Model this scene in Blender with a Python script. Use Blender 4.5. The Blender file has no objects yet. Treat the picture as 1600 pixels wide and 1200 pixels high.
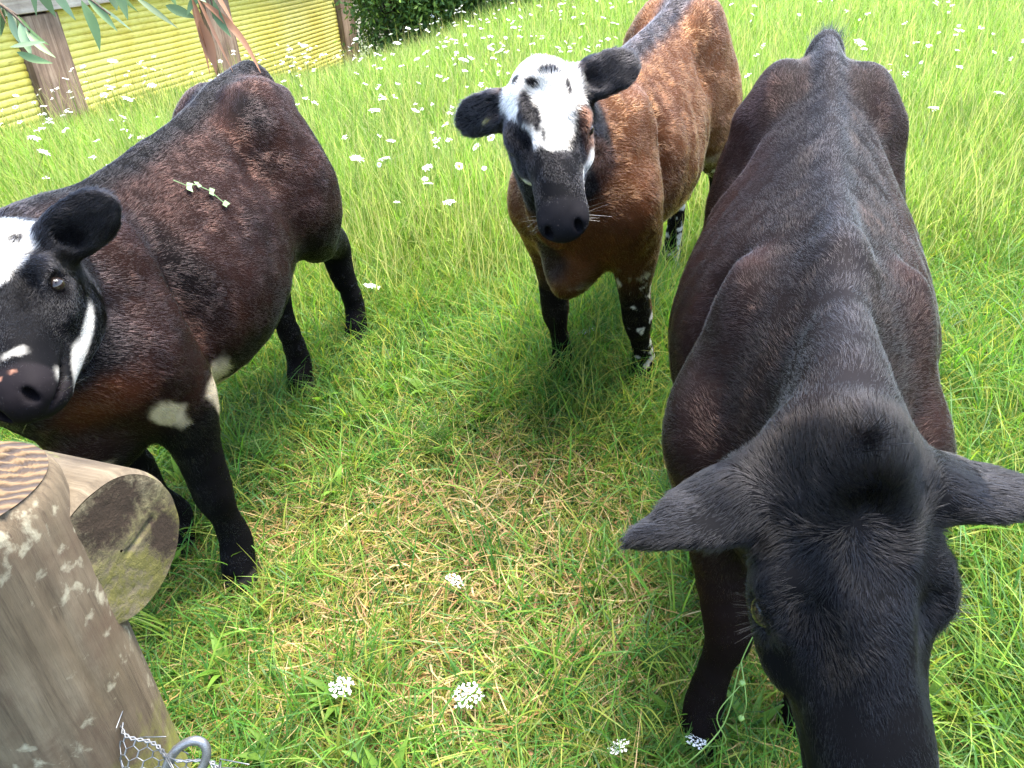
import bpy, bmesh, math, random
import numpy as np
from mathutils import Vector, Matrix

# ---------------------------------------------------------------- camera, sky, sun, exposure
scene = bpy.context.scene
TILT = math.radians(8.0)          # the paddock rises away from the fence by about eight degrees near the camera
EYE = 1.62                        # lens height over the ground, square to the slope
FULL = True

Mtilt = Matrix.Rotation(TILT, 4, 'X')        # slope frame -> world
Mt3 = np.array([[1, 0, 0], [0, math.cos(TILT), -math.sin(TILT)], [0, math.sin(TILT), math.cos(TILT)]])


def W(P):
    """points of the slope frame (z = 0 is the near field) to world points"""
    return np.asarray(P, float) @ Mt3.T


cam_data = bpy.data.cameras.new('camera')
cam = bpy.data.objects.new('camera', cam_data)
scene.collection.objects.link(cam)
_c0 = np.array([0, 0, EYE])
_p, _roll = math.radians(38), math.radians(4.0)
_fw = np.array([0, math.cos(_p), -math.sin(_p)])
_r0 = np.array([1.0, 0, 0]); _u0 = np.cross(_r0, _fw)
_R = math.cos(_roll) * _r0 - math.sin(_roll) * _u0
_U = math.sin(_roll) * _r0 + math.cos(_roll) * _u0
_B = np.stack([_R, _U, -_fw], 1)
_B = Mt3 @ _B
_m = Matrix([list(_B[i]) + [0] for i in range(3)] + [[0, 0, 0, 1]])
_m.translation = Vector(W(_c0))
cam.matrix_world = _m
cam_data.sensor_fit = 'HORIZONTAL'
cam_data.sensor_width = 36.0
cam_data.lens = 36.0 * 1200 / 1600
cam_data.clip_start = 0.02
cam_data.clip_end = 400
scene.camera = cam

SUN_EL, SUN_AZ = math.radians(74), math.radians(55)   # azimuth from +Y towards +X
sun_dir = Vector((math.sin(SUN_AZ) * math.cos(SUN_EL), math.cos(SUN_AZ) * math.cos(SUN_EL), math.sin(SUN_EL)))
world = bpy.data.worlds.new('World'); scene.world = world
world.use_nodes = True
_nt = world.node_tree
_sky = _nt.nodes.new('ShaderNodeTexSky'); _sky.sky_type = 'NISHITA'; _sky.sun_disc = False
_sky.sun_elevation = SUN_EL; _sky.sun_rotation = SUN_AZ
_sky.air_density = 1.0; _sky.dust_density = 2.0; _sky.ozone_density = 1.0
_bg = _nt.nodes['Background']; _bg.inputs['Strength'].default_value = 0.15
_nt.links.new(_sky.outputs[0], _bg.inputs['Color'])
sun_data = bpy.data.lights.new('sun', 'SUN'); sun_data.energy = 2.9; sun_data.angle = math.radians(38)
sun_data.color = (1.0, 0.95, 0.86)
sun = bpy.data.objects.new('sun', sun_data); scene.collection.objects.link(sun)
sun.rotation_euler = sun_dir.to_track_quat('Z', 'Y').to_euler()
vs = scene.view_settings
vs.view_transform = 'Standard'; vs.look = 'None'; vs.gamma = 1.0; vs.use_curve_mapping = False
vs.exposure = 2.95
scene.cycles.max_bounces = 8
scene.cycles.diffuse_bounces = 3
scene.cycles.glossy_bounces = 2
scene.cycles.transmission_bounces = 4
scene.cycles.transparent_max_bounces = 8
scene.render.hair_type = 'STRIP' if False else scene.render.hair_type

# ---------------------------------------------------------------- helpers
rng = np.random.default_rng(7)
COL = scene.collection


def tag(o, label=None, cat=None, group=None, kind=None):
    if label: o['label'] = label
    if cat: o['category'] = cat
    if group: o['group'] = group
    if kind: o['kind'] = kind
    return o


def empty(name, loc=(0, 0, 0), rot=None):
    o = bpy.data.objects.new(name, None); COL.objects.link(o)
    o.empty_display_size = 0.1
    o.location = loc
    if rot is not None: o.rotation_euler = rot
    return o


def mesh_np(name, V, F, mat=None, parent=None, smooth=True, cols=None, matidx=None):
    """V (n,3), F (m,k) or list of such arrays -> linked mesh object"""
    me = bpy.data.meshes.new(name)
    Fs = F if isinstance(F, list) else [F]
    Fs = [np.asarray(f, np.int32) for f in Fs if len(f)]
    V = np.asarray(V, np.float32)
    nl = sum(f.size for f in Fs); nf = sum(len(f) for f in Fs)
    me.vertices.add(len(V)); me.vertices.foreach_set('co', V.ravel())
    me.loops.add(nl); me.loops.foreach_set('vertex_index', np.concatenate([f.ravel() for f in Fs]))
    me.polygons.add(nf)
    tot = np.concatenate([np.full(len(f), f.shape[1], np.int32) for f in Fs])
    st = np.concatenate([[0], np.cumsum(tot)[:-1]]).astype(np.int32)
    me.polygons.foreach_set('loop_start', st)
    if smooth: me.polygons.foreach_set('use_smooth', np.ones(nf, bool))
    me.update(calc_edges=True)
    if cols is not None:
        a = me.color_attributes.new('Col', 'FLOAT_COLOR', 'POINT')
        c = np.ones((len(V), 4), np.float32); c[:, :3] = cols
        a.data.foreach_set('color', c.ravel())
    o = bpy.data.objects.new(name, me); COL.objects.link(o)
    if mat is not None:
        for m in (mat if isinstance(mat, list) else [mat]): me.materials.append(m)
    if matidx is not None: me.polygons.foreach_set('material_index', np.asarray(matidx, np.int32))
    if parent is not None: o.parent = parent
    return o


def hash3(ix, iy, iz, seed):
    h = (ix.astype(np.int64) * 374761393 + iy.astype(np.int64) * 668265263 + iz.astype(np.int64) * 2147483647 + seed * 974634777)
    h = (h ^ (h >> 13)) * 1274126177
    h = h ^ (h >> 16)
    return (h & 0xFFFF).astype(np.float64) / 65535.0


def vnoise(P, scale=1.0, seed=0):
    """value noise in 0..1 at points P (n,3) (or (n,2))"""
    P = np.asarray(P, float)
    if P.shape[1] == 2: P = np.concatenate([P, np.zeros((len(P), 1))], 1)
    Q = P * scale + 1000.0
    I = np.floor(Q).astype(np.int64); f = Q - I; f = f * f * (3 - 2 * f)
    r = 0
    for a in (0, 1):
        for b in (0, 1):
            for c in (0, 1):
                w = (f[:, 0] if a else 1 - f[:, 0]) * (f[:, 1] if b else 1 - f[:, 1]) * (f[:, 2] if c else 1 - f[:, 2])
                r = r + w * hash3(I[:, 0] + a, I[:, 1] + b, I[:, 2] + c, seed)
    return r


def fbm(P, scale=1.0, seed=0, oct=3):
    r, a, t = 0, 1.0, 0
    for i in range(oct):
        r = r + a * vnoise(P, scale * 2 ** i, seed + i * 17); t += a; a *= 0.5
    return r / t


def sstep(a, b, x):
    t = np.clip((x - a) / (b - a), 0, 1)
    return t * t * (3 - 2 * t)


def ground_f(x, y):
    """height of the field in the slope frame"""
    x = np.asarray(x, float); y = np.asarray(y, float)
    base = -0.1 * (np.sqrt((y - 3.6) ** 2 + .36) + (y - 3.6)) / 2
    base = base - .135 * (np.sqrt((y - 6.2) ** 2 + .3) + (y - 6.2)) / 2 * sstep(.4, -1.5, x)
    return base + 0.012 * np.sin(x * 2.3 + y * 1.1) * np.sin(y * 1.9 - x * .7) * np.clip(y / 3, 0, 1)


# ---------------------------------------------------------------- node helpers
def new_mat(name):
    m = bpy.data.materials.new(name); m.use_nodes = True
    nt = m.node_tree
    return m, nt, nt.nodes['Principled BSDF']


def nd(nt, typ, **kw):
    n = nt.nodes.new(typ)
    for k, v in kw.items():
        if k.startswith('i_'):
            n.inputs[k[2:].replace('_', ' ')].default_value = v
        else:
            setattr(n, k, v)
    return n


def ramp(nt, fac, stops):
    r = nt.nodes.new('ShaderNodeValToRGB')
    e = r.color_ramp.elements
    while len(e) < len(stops): e.new(0.5)
    for el, (p, c) in zip(e, stops):
        el.position = p; el.color = (*c, 1) if len(c) == 3 else c
    nt.links.new(fac, r.inputs[0])
    return r


def noise(nt, scale, detail=4, rough=.6, vec=None, dist=0.0):
    n = nd(nt, 'ShaderNodeTexNoise')
    n.inputs['Scale'].default_value = scale; n.inputs['Detail'].default_value = detail
    n.inputs['Roughness'].default_value = rough; n.inputs['Distortion'].default_value = dist
    if vec is not None: nt.links.new(vec, n.inputs['Vector'])
    return n


def bump(nt, bsdf, height, strength=.3, dist=.01):
    b = nd(nt, 'ShaderNodeBump'); b.inputs['Strength'].default_value = strength; b.inputs['Distance'].default_value = dist
    nt.links.new(height, b.inputs['Height']); nt.links.new(b.outputs[0], bsdf.inputs['Normal'])
    return b


def mixc(nt, fac, a, b, mode='MIX'):
    m = nd(nt, 'ShaderNodeMix', data_type='RGBA', blend_type=mode)
    for s, v in ((0, fac), (6, a), (7, b)):
        if hasattr(v, 'links'): nt.links.new(v, m.inputs[s])
        elif isinstance(v, (int, float)): m.inputs[s].default_value = v
        else: m.inputs[s].default_value = (*v, 1)
    return m.outputs[2]


def tube(pts, rad, n=8, cap=True):
    """swept tube through pts -> V, quads"""
    pts = np.asarray(pts, float); k = len(pts)
    rad = np.broadcast_to(np.asarray(rad, float), (k,))
    T = np.gradient(pts, axis=0); T /= np.linalg.norm(T, axis=1, keepdims=True) + 1e-12
    ref = np.array([0, 0, 1.0]) if abs(T[0, 2]) < .9 else np.array([1.0, 0, 0])
    V = []
    u = np.cross(T[0], ref); u /= np.linalg.norm(u)
    for i in range(k):
        u = u - T[i] * (u @ T[i]); u /= np.linalg.norm(u); v = np.cross(T[i], u)
        a = np.linspace(0, 2 * np.pi, n, endpoint=False)
        V.append(pts[i] + rad[i] * (np.cos(a)[:, None] * u + np.sin(a)[:, None] * v))
    V = np.concatenate(V)
    F = []
    for i in range(k - 1):
        for j in range(n):
            F.append((i * n + j, i * n + (j + 1) % n, (i + 1) * n + (j + 1) % n, (i + 1) * n + j))
    return V, np.array(F)


def join(parts):
    """[(V,F quads)...] -> one V,F"""
    Vs, Fs, o = [], [], 0
    for V, F in parts:
        Vs.append(V); Fs.append(np.asarray(F) + o); o += len(V)
    return np.concatenate(Vs), np.concatenate(Fs)
# ---------------------------------------------------------------- ground
def soil_mat():
    m, nt, b = new_mat('soil')
    tc = nd(nt, 'ShaderNodeTexCoord')
    n1 = noise(nt, 3.0, 6, .6, tc.outputs['Object']); n2 = noise(nt, 60, 5, .7, tc.outputs['Object'])
    r1 = ramp(nt, n1.outputs['Fac'], [(.3, (.035, .06, .012)), (.5, (.06, .085, .02)), (.7, (.11, .085, .035))])
    r2 = ramp(nt, n2.outputs['Fac'], [(.3, (.4, .4, .4)), (.7, (1.1, 1.05, .9))])
    nt.links.new(mixc(nt, 1.0, r1.outputs[0], r2.outputs[0], 'MULTIPLY'), b.inputs['Base Color'])
    b.inputs['Roughness'].default_value = .95
    bump(nt, b, n2.outputs['Fac'], .6, .02)
    return m


_x = np.concatenate([np.linspace(-60, -8, 27), np.linspace(-7.6, 9.6, 87), np.linspace(10, 60, 26)])
_y = np.concatenate([np.linspace(-8, -.3, 14), np.linspace(0, 16, 81), np.linspace(17, 140, 50)])
_X, _Y = np.meshgrid(_x, _y, indexing='ij')
_V = np.stack([_X.ravel(), _Y.ravel(), ground_f(_X, _Y).ravel()], 1)
_i = np.arange(len(_x) * len(_y)).reshape(len(_x), len(_y))
_F = np.stack([_i[:-1, :-1], _i[1:, :-1], _i[1:, 1:], _i[:-1, 1:]], -1).reshape(-1, 4)
tag(mesh_np('ground', W(_V), _F, soil_mat()), 'rising paddock ground under the grass', None, None, 'structure')
# ---------------------------------------------------------------- the yellow shed on the left
def wood_mat(name, dark, mid, light, axis=2, scale=1.0, moss=None):
    m, nt, b = new_mat(name)
    tc = nd(nt, 'ShaderNodeTexCoord')
    mp = nd(nt, 'ShaderNodeMapping'); s = [14 * scale] * 3; s[axis] = .9 * scale; mp.inputs['Scale'].default_value = s
    nt.links.new(tc.outputs['Object'], mp.inputs['Vector'])
    g = noise(nt, 2.0, 8, .7, mp.outputs[0], .6)
    p = noise(nt, 3.0 * scale, 5, .65, tc.outputs['Object'])
    r = ramp(nt, g.outputs['Fac'], [(.28, dark), (.5, mid), (.72, light)])
    r2 = ramp(nt, p.outputs['Fac'], [(.35, (.65, .62, .6)), (.65, (1.15, 1.12, 1.05))])
    c = mixc(nt, 1.0, r.outputs[0], r2.outputs[0], 'MULTIPLY')
    if moss:
        q = noise(nt, 7 * scale, 6, .75, tc.outputs['Object'])
        rm = ramp(nt, q.outputs['Fac'], [(.55, (0, 0, 0)), (.68, (1, 1, 1))])
        c = mixc(nt, rm.outputs[0], c, moss)
    nt.links.new(c, b.inputs['Base Color'])
    b.inputs['Roughness'].default_value = .85; b.inputs['Specular IOR Level'].default_value = .2
    bump(nt, b, g.outputs['Fac'], .5, .01)
    return m


def iron_mat():
    m, nt, b = new_mat('yellow_painted_iron')
    tc = nd(nt, 'ShaderNodeTexCoord')
    mp = nd(nt, 'ShaderNodeMapping'); mp.inputs['Scale'].default_value = (2, 2, 9)
    nt.links.new(tc.outputs['Object'], mp.inputs['Vector'])
    n1 = noise(nt, 1.4, 6, .7, tc.outputs['Object']); n2 = noise(nt, 6, 6, .75, mp.outputs[0])
    r = ramp(nt, n1.outputs['Fac'], [(.3, (.43, .325, .035)), (.5, (.50, .43, .085)), (.72, (.54, .48, .14))])
    r2 = ramp(nt, n2.outputs['Fac'], [(.30, (.45, .38, .30)), (.44, (.90, .89, .86)), (.56, (1.0, 1.0, 1.0)), (.75, (1.10, 1.10, 1.15))])
    nt.links.new(mixc(nt, 1.0, r.outputs[0], r2.outputs[0], 'MULTIPLY'), b.inputs['Base Color'])
    b.inputs['Roughness'].default_value = .6
    bump(nt, b, n2.outputs['Fac'], .15, .004)
    return m


def box(lo, hi):
    lo, hi = np.array(lo, float), np.array(hi, float)
    V = np.array([[(lo, hi)[i][0], (lo, hi)[j][1], (lo, hi)[k][2]] for i in (0, 1) for j in (0, 1) for k in (0, 1)])
    F = np.array([(0, 1, 3, 2), (4, 6, 7, 5), (0, 4, 5, 1), (2, 3, 7, 6), (0, 2, 6, 4), (1, 5, 7, 3)])
    return V, F


def make_shed():
    # local frame: x along the wall away from the lens, y towards the field, z up
    d = Vector((.1769, .9842, 0)); nrm = Vector((.9842, -.1769, 0))
    root = empty('yellow_shed')
    root.matrix_world = Matrix(((d.x, nrm.x, 0, -3.271), (d.y, nrm.y, 0, 5.903), (0, 0, 1, 0), (0, 0, 0, 1)))
    tag(root, 'low shed of yellow ribbed iron between weathered wooden posts', 'shed')
    iron = iron_mat()
    wood = wood_mat('weathered_post_wood', (.075, .048, .033), (.17, .115, .08), (.29, .225, .17), 2, 1.0)
    pitch = .0490
    # iron bays: long ribs, each rib a rounded lath with a dark lap under it
    prof = []
    for i in range(30):
        z0 = -.02 + i * pitch
        for f, y in ((0.0, -.008), (.10, .001), (.3, .0052), (.55, .0062), (.8, .0045), (.96, .0)):
            prof.append((y, z0 + f * pitch))
    prof = np.array([p for p in prof if p[1] < 1.39])
    for x0, x1 in ((-6.5, -.14), (.26, 2.52), (2.92, 6.35)):
        xs = np.linspace(x0, x1, max(4, int((x1 - x0) * 8)))
        X = np.repeat(xs, len(prof)); Y = np.tile(prof[:, 0], len(xs)); Z = np.tile(prof[:, 1], len(xs))
        Y = Y + .005 * np.sin(X * 3.1 + Z * 2) + .004 * np.sin(X * 7.7 + 1.3); Z = Z + .004 * np.sin(X * 1.7 + x0); Y = Y + .006 * (np.floor((X - x0) / .83) % 2)
        k = len(prof); i = np.arange(len(xs) - 1)[:, None]; j = np.arange(k - 1)[None]
        F = np.stack([i * k + j, (i + 1) * k + j, (i + 1) * k + j + 1, i * k + j + 1], -1).reshape(-1, 4)
        mesh_np('wall_panel', np.stack([X, Y, Z], 1), F, iron, root)
    # posts: paired rough boards
    r = np.random.default_rng(4)
    for x0, x1, y1 in ((-.17, .29, .07), (2.46, 2.98, .07), (6.28, 6.85, .09)):
        ps = []; w = (x1 - x0); e = [x0, x0 + w * .7, x1]
        for a, b_ in zip(e[:-1], e[1:]):
            V, F = box((a + .002, -.06, -.1), (b_ - .002, y1 + r.uniform(-.004, .004), 1.345 + r.uniform(-.02, .02)))
            V[:, 0] += (V[:, 2] - .6) * r.uniform(-.012, .012)
            ps.append((V, F))
        V, F = join(ps)
        o = mesh_np('post', V, F, wood, root, smooth=False)
        bv = o.modifiers.new('edge', 'BEVEL'); bv.width = .006; bv.segments = 2
    pale = wood_mat('pale_beam_wood', (.25, .19, .16), (.45, .38, .34), (.58, .52, .48), 0, 1.0)
    V, F = box((-6.6, -.05, 1.362), (6.95, .10, 1.50))
    o = mesh_np('beam', V, F, pale, root, smooth=False)
    bv = o.modifiers.new('edge', 'BEVEL'); bv.width = .008; bv.segments = 2
    # roof: corrugated sheet falling to the back; end and back walls
    ys = np.linspace(.22, -2.6, 12); xs = np.arange(-6.7, 7.06, .019)
    X, Y = np.meshgrid(xs, ys, indexing='ij')
    Z = 1.53 + (.22 - Y) * .16 + .009 * np.sin(X * 2 * np.pi / .076)
    k = len(ys); i = np.arange(len(xs) - 1)[:, None]; j = np.arange(k - 1)[None]
    F = np.stack([i * k + j, (i + 1) * k + j, (i + 1) * k + j + 1, i * k + j + 1], -1).reshape(-1, 4)
    rm, nt, b = new_mat('old_roof_iron')
    n = noise(nt, 3, 6, .7)
    rr = ramp(nt, n.outputs['Fac'], [(.35, (.30, .29, .27)), (.6, (.42, .41, .39)), (.75, (.28, .15, .09))])
    nt.links.new(rr.outputs[0], b.inputs['Base Color']); b.inputs['Roughness'].default_value = .55; b.inputs['Metallic'].default_value = .3
    ro = mesh_np('roof', np.stack([X.ravel(), Y.ravel(), Z.ravel()], 1), F, rm, root)
    so = ro.modifiers.new('thick', 'SOLIDIFY'); so.thickness = .004
    V, F = join([box((6.87, -2.5, -.1), (6.93, -.06, 1.50)), box((-6.6, -2.56, -.1), (6.93, -2.502, 1.9))])
    mesh_np('end_wall', V, F, wood, root, smooth=False)


make_shed()


# ---------------------------------------------------------------- dark hedge trees behind the meadow
def leaf_mat(name, c1, c2, c3, trans=.35, gloss=.3):
    m, nt, b = new_mat(name)
    oi = nd(nt, 'ShaderNodeAttribute', attribute_name='Col')
    nt.links.new(oi.outputs['Color'], b.inputs['Base Color'])
    b.inputs['Roughness'].default_value = .5; b.inputs['Specular IOR Level'].default_value = gloss
    tr = nd(nt, 'ShaderNodeBsdfTranslucent'); nt.links.new(oi.outputs['Color'], tr.inputs['Color'])
    mx = nd(nt, 'ShaderNodeMixShader'); mx.inputs[0].default_value = trans
    nt.links.new(b.outputs[0], mx.inputs[1]); nt.links.new(tr.outputs[0], mx.inputs[2])
    nt.links.new(mx.outputs[0], nt.nodes['Material Output'].inputs[0])
    return m


LEAF = leaf_mat('leaf', 0, 0, 0)
BARK = wood_mat('bark', (.03, .022, .016), (.08, .06, .045), (.15, .12, .09), 2, 2.0)


def leaf_cards(P, D, L, Wd, cols, r):
    """small folded leaves: 6 verts each"""
    n = len(P)
    D = D / np.linalg.norm(D, axis=1, keepdims=True)
    ref = r.normal(0, 1, (n, 3)); S = np.cross(D, ref); S /= np.linalg.norm(S, axis=1, keepdims=True); U = np.cross(S, D)
    V = np.empty((n, 6, 3), np.float32)
    L = L[:, None]; Wd = Wd[:, None]
    V[:, 0] = P; V[:, 1] = P + D * L * .45 - S * Wd * .5 + U * Wd * .12; V[:, 2] = P + D * L * .45 + S * Wd * .5 + U * Wd * .12
    V[:, 3] = P + D * L * .5; V[:, 4] = P + D * L - U * L * .1; V[:, 5] = P + D * L * .45
    b = (np.arange(n) * 6)[:, None]
    F = np.concatenate([b + np.array([[0, 1, 4, 3]]), b + np.array([[0, 3, 4, 2]])])
    return V.reshape(-1, 3), F, np.repeat(cols, 6, 0)


def make_bush(x, y, w, hgt, seed, label):
    r = np.random.default_rng(seed)
    z = float(ground_f(x, y)); base = W([x, y, z])
    root = empty('hedge_tree', base)
    tag(root, label, 'tree', 'dark trees along the far edge of the meadow')
    # trunk with limbs
    ps = [tube([(0, 0, -.1), (.03, .02, hgt * .3), (-.02, .03, hgt * .7)], [.07, .055, .02], 7)]
    tips = []
    for i in range(16):
        a = r.uniform(0, 6.28); zz = r.uniform(.1, .75) * hgt
        e = np.array([np.cos(a) * w * .42 * r.uniform(.6, 1), np.sin(a) * w * .42 * r.uniform(.6, 1), zz + r.uniform(.1, .35) * hgt])
        ps.append(tube([(0, 0, zz * .8), e * .5 + np.array([0, 0, .05]), e], [.03, .018, .006], 5)); tips.append(e)
    V, F = join(ps); mesh_np('trunk', V, F, BARK, root)
    # crown in clumps
    nc = 150; cl = []
    for i in range(nc):
        u = r.normal(0, 1, 3); u /= np.linalg.norm(u); rad = r.uniform(.45, 1.0) ** .5
        c = np.array([u[0] * w * .5 * rad, u[1] * w * .5 * rad, hgt * (.5 + .5 * u[2] * rad)])
        cl.append(c)
    cl = np.array(cl); n = 11000
    k = r.integers(0, nc, n)
    P = cl[k] + r.normal(0, 1, (n, 3)) * np.array([.13, .13, .10])
    P = P[P[:, 2] > .02]; k = k[:len(P)] if False else k
    n = len(P)
    D = r.normal(0, 1, (n, 3)) + np.array([0, 0, -.25])
    tone = (.5 + 1.0 * fbm(P, 3.2, seed, 2))[:, None]
    g = np.where(r.random((n, 1)) < .25, np.array((.190, .280, .045)), np.array((.075, .140, .030)))
    V, F, C = leaf_cards(P, D, .055 + .05 * r.random(n), .026 + .014 * r.random(n), g * tone * (.7 + .6 * r.random((n, 1))), r)
    mesh_np('crown', V, F, LEAF, root, cols=C, smooth=False)


for q in ((-1.12, 10.4, 1.1, 2.0, 11, 'dark leafy tree closest to the yellow shed'),
          (-.62, 10.5, 1.1, 1.7, 12, 'dark tree second from the yellow shed, in the gap above the meadow'),
          (-.05, 10.55, 1.2, 1.8, 13, 'dark tree third from the shed, behind the white-flowered grass'),
          (.75, 11.5, 1.5, 1.9, 14, 'dark tree at the far right end of the tree row'),
          (-1.2, 13.4, 1.6, 2.8, 15, 'tall dark tree rising behind the end of the yellow shed')):
    make_bush(*q)
# ---------------------------------------------------------------- cattle: signed distance bodies turned into one skin each
class Field:
    def __init__(s, lo, hi, h):
        s.lo = np.array(lo, float); s.h = h
        s.n = np.ceil((np.array(hi) - s.lo) / h).astype(int) + 1
        s.S = np.full(s.n, 1.0, np.float32)

    def sub(s, lo, hi):
        a = np.clip(np.floor((np.array(lo) - s.lo) / s.h).astype(int), 0, s.n)
        b = np.clip(np.ceil((np.array(hi) - s.lo) / s.h).astype(int) + 1, 0, s.n)
        if np.any(b <= a): return None
        g = [(s.lo[i] + s.h * np.arange(a[i], b[i])).astype(np.float32) for i in range(3)]
        return (slice(a[0], b[0]), slice(a[1], b[1]), slice(a[2], b[2])), g[0][:, None, None], g[1][None, :, None], g[2][None, None, :]

    def put(s, lo, hi, fn, k=.03, cut=False):
        m = k + 3 * s.h
        r = s.sub(np.array(lo) - m, np.array(hi) + m)
        if r is None: return
        sl, X, Y, Z = r
        d = fn(X, Y, Z).astype(np.float32)
        a = s.S[sl]
        if cut:
            h = np.clip(.5 - .5 * (a + d) / k, 0, 1)
            s.S[sl] = a * (1 - h) - d * h + k * h * (1 - h)
        else:
            h = np.clip(.5 + .5 * (a - d) / k, 0, 1)
            s.S[sl] = a * (1 - h) + d * h - k * h * (1 - h)

    def ell(s, c, r, k=.03, rot=None, cut=False):
        c = np.array(c, float); r = np.array(r, float)
        A = np.eye(3) if rot is None else np.asarray(rot, float)      # rows: local axes
        R = np.sqrt(((A * r[:, None]) ** 2).sum(0))

        def fn(X, Y, Z):
            x, y, z = X - c[0], Y - c[1], Z - c[2]
            q = [(A[i, 0] * x + A[i, 1] * y + A[i, 2] * z) / r[i] for i in range(3)]
            e = np.sqrt(q[0] ** 2 + q[1] ** 2 + q[2] ** 2) + 1e-6
            g = np.sqrt((q[0] / r[0]) ** 2 + (q[1] / r[1]) ** 2 + (q[2] / r[2]) ** 2) + 1e-4
            return (e - 1) * e / g
        s.put(c - R, c + R, fn, k, cut)

    def chain(s, pts, side, k=.03, cut=False, kk=.012, sub=3):
        """pts rows: x y z r_side r_up ; elliptical swept limb, continuous radii"""
        pts = np.array(pts, float); side = np.array(side, float) / np.linalg.norm(side)
        pts = catmull(pts, sub)
        rm = pts[:, 3:5].max()
        lo = pts[:, :3].min(0) - rm; hi = pts[:, :3].max(0) + rm

        def fn(X, Y, Z):
            out = None
            for a, b in zip(pts[:-1], pts[1:]):
                ax = b[:3] - a[:3]; L2 = ax @ ax + 1e-12
                x, y, z = X - a[0], Y - a[1], Z - a[2]
                t = np.clip((x * ax[0] + y * ax[1] + z * ax[2]) / L2, 0, 1)
                x, y, z = x - t * ax[0], y - t * ax[1], z - t * ax[2]
                rs = a[3] + t * (b[3] - a[3]); ru = a[4] + t * (b[4] - a[4])
                sd = x * side[0] + y * side[1] + z * side[2]
                u2 = np.maximum(x * x + y * y + z * z - sd * sd, 0)
                e = np.sqrt((sd / rs) ** 2 + u2 / ru ** 2) + 1e-6
                g = np.sqrt(sd * sd / rs ** 4 + u2 / ru ** 4) + 1e-3
                d = (e - 1) * e / g
                if out is None: out = d
                else:
                    h = np.clip(.5 + .5 * (out - d) / kk, 0, 1)
                    out = out * (1 - h) + d * h - kk * h * (1 - h)
            return out
        s.put(lo, hi, fn, k, cut)

    def surface(s):
        S = s.S
        nx, ny, nz = S.shape
        ins = S < 0
        c = np.zeros((nx - 1, ny - 1, nz - 1), np.uint8)
        for a in (0, 1):
            for b in (0, 1):
                for d in (0, 1):
                    c += ins[a:nx - 1 + a, b:ny - 1 + b, d:nz - 1 + d]
        act = np.argwhere((c > 0) & (c < 8))
        idx = np.full(c.shape, -1, np.int32)
        idx[act[:, 0], act[:, 1], act[:, 2]] = np.arange(len(act))
        acc = np.zeros((len(act), 3)); cnt = np.zeros(len(act))
        corners = [(0, 0, 0), (1, 0, 0), (0, 1, 0), (1, 1, 0), (0, 0, 1), (1, 0, 1), (0, 1, 1), (1, 1, 1)]
        val = [S[act[:, 0] + q[0], act[:, 1] + q[1], act[:, 2] + q[2]] for q in corners]
        for i in range(8):
            for j in range(i + 1, 8):
                df = np.abs(np.array(corners[i]) - np.array(corners[j]))
                if df.sum() != 1: continue
                a, b = val[i], val[j]
                m = (a < 0) != (b < 0)
                t = np.where(m, a / np.where(m, a - b, 1), 0)[:, None]
                p = np.array(corners[i]) * (1 - t) + np.array(corners[j]) * t
                acc[m] += p[m]; cnt[m] += 1
        V = s.lo + s.h * (act + acc / cnt[:, None])
        F = []
        # x edges
        for ax in range(3):
            sl0 = [slice(None)] * 3; sl1 = [slice(None)] * 3
            sl0[ax] = slice(0, -1); sl1[ax] = slice(1, None)
            a = ins[tuple(sl0)]; b = ins[tuple(sl1)]
            e = np.argwhere(a != b)
            o1, o2 = [(1, 2), (2, 0), (0, 1)][ax]
            ok = (e[:, o1] > 0) & (e[:, o2] > 0) & (e[:, o1] < S.shape[o1] - 1) & (e[:, o2] < S.shape[o2] - 1)
            e = e[ok]
            def cell(d1, d2):
                q = e.copy(); q[:, o1] += d1; q[:, o2] += d2
                return idx[q[:, 0], q[:, 1], q[:, 2]]
            Q = np.stack([cell(-1, -1), cell(0, -1), cell(0, 0), cell(-1, 0)], 1)
            fl = ~a[e[:, 0], e[:, 1], e[:, 2]]
            Q[fl] = Q[fl][:, ::-1]
            F.append(Q)
        return V, np.concatenate(F)


def catmull(P, n):
    P = np.asarray(P, float)
    if len(P) < 3: return P
    E = np.concatenate([[2 * P[0] - P[1]], P, [2 * P[-1] - P[-2]]])
    out = []
    for i in range(1, len(E) - 2):
        p0, p1, p2, p3 = E[i - 1], E[i], E[i + 1], E[i + 2]
        for j in range(n):
            t = j / n
            out.append(.5 * (2 * p1 + (p2 - p0) * t + (2 * p0 - 5 * p1 + 4 * p2 - p3) * t * t + (3 * p1 - p0 - 3 * p2 + p3) * t ** 3))
    out.append(P[-1])
    return np.array(out)


def vert_normals(V, F):
    n = np.cross(V[F[:, 2]] - V[F[:, 0]], V[F[:, 3]] - V[F[:, 1]])
    N = np.zeros_like(V)
    for i in range(4):
        for j in range(3): N[:, j] += np.bincount(F[:, i], n[:, j], len(V))
    return N / (np.linalg.norm(N, axis=1, keepdims=True) + 1e-12)


def smooth_mesh(V, F, it=2, lam=.5):
    E = np.concatenate([F[:, [i, (i + 1) % 4]] for i in range(4)])
    for _ in range(it):
        s = np.zeros_like(V); c = np.bincount(E[:, 0], minlength=len(V)).astype(float)
        for j in range(3): s[:, j] = np.bincount(E[:, 0], V[E[:, 1], j], len(V))
        V = V + lam * (s / np.maximum(c, 1)[:, None] - V)
    return V


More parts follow.
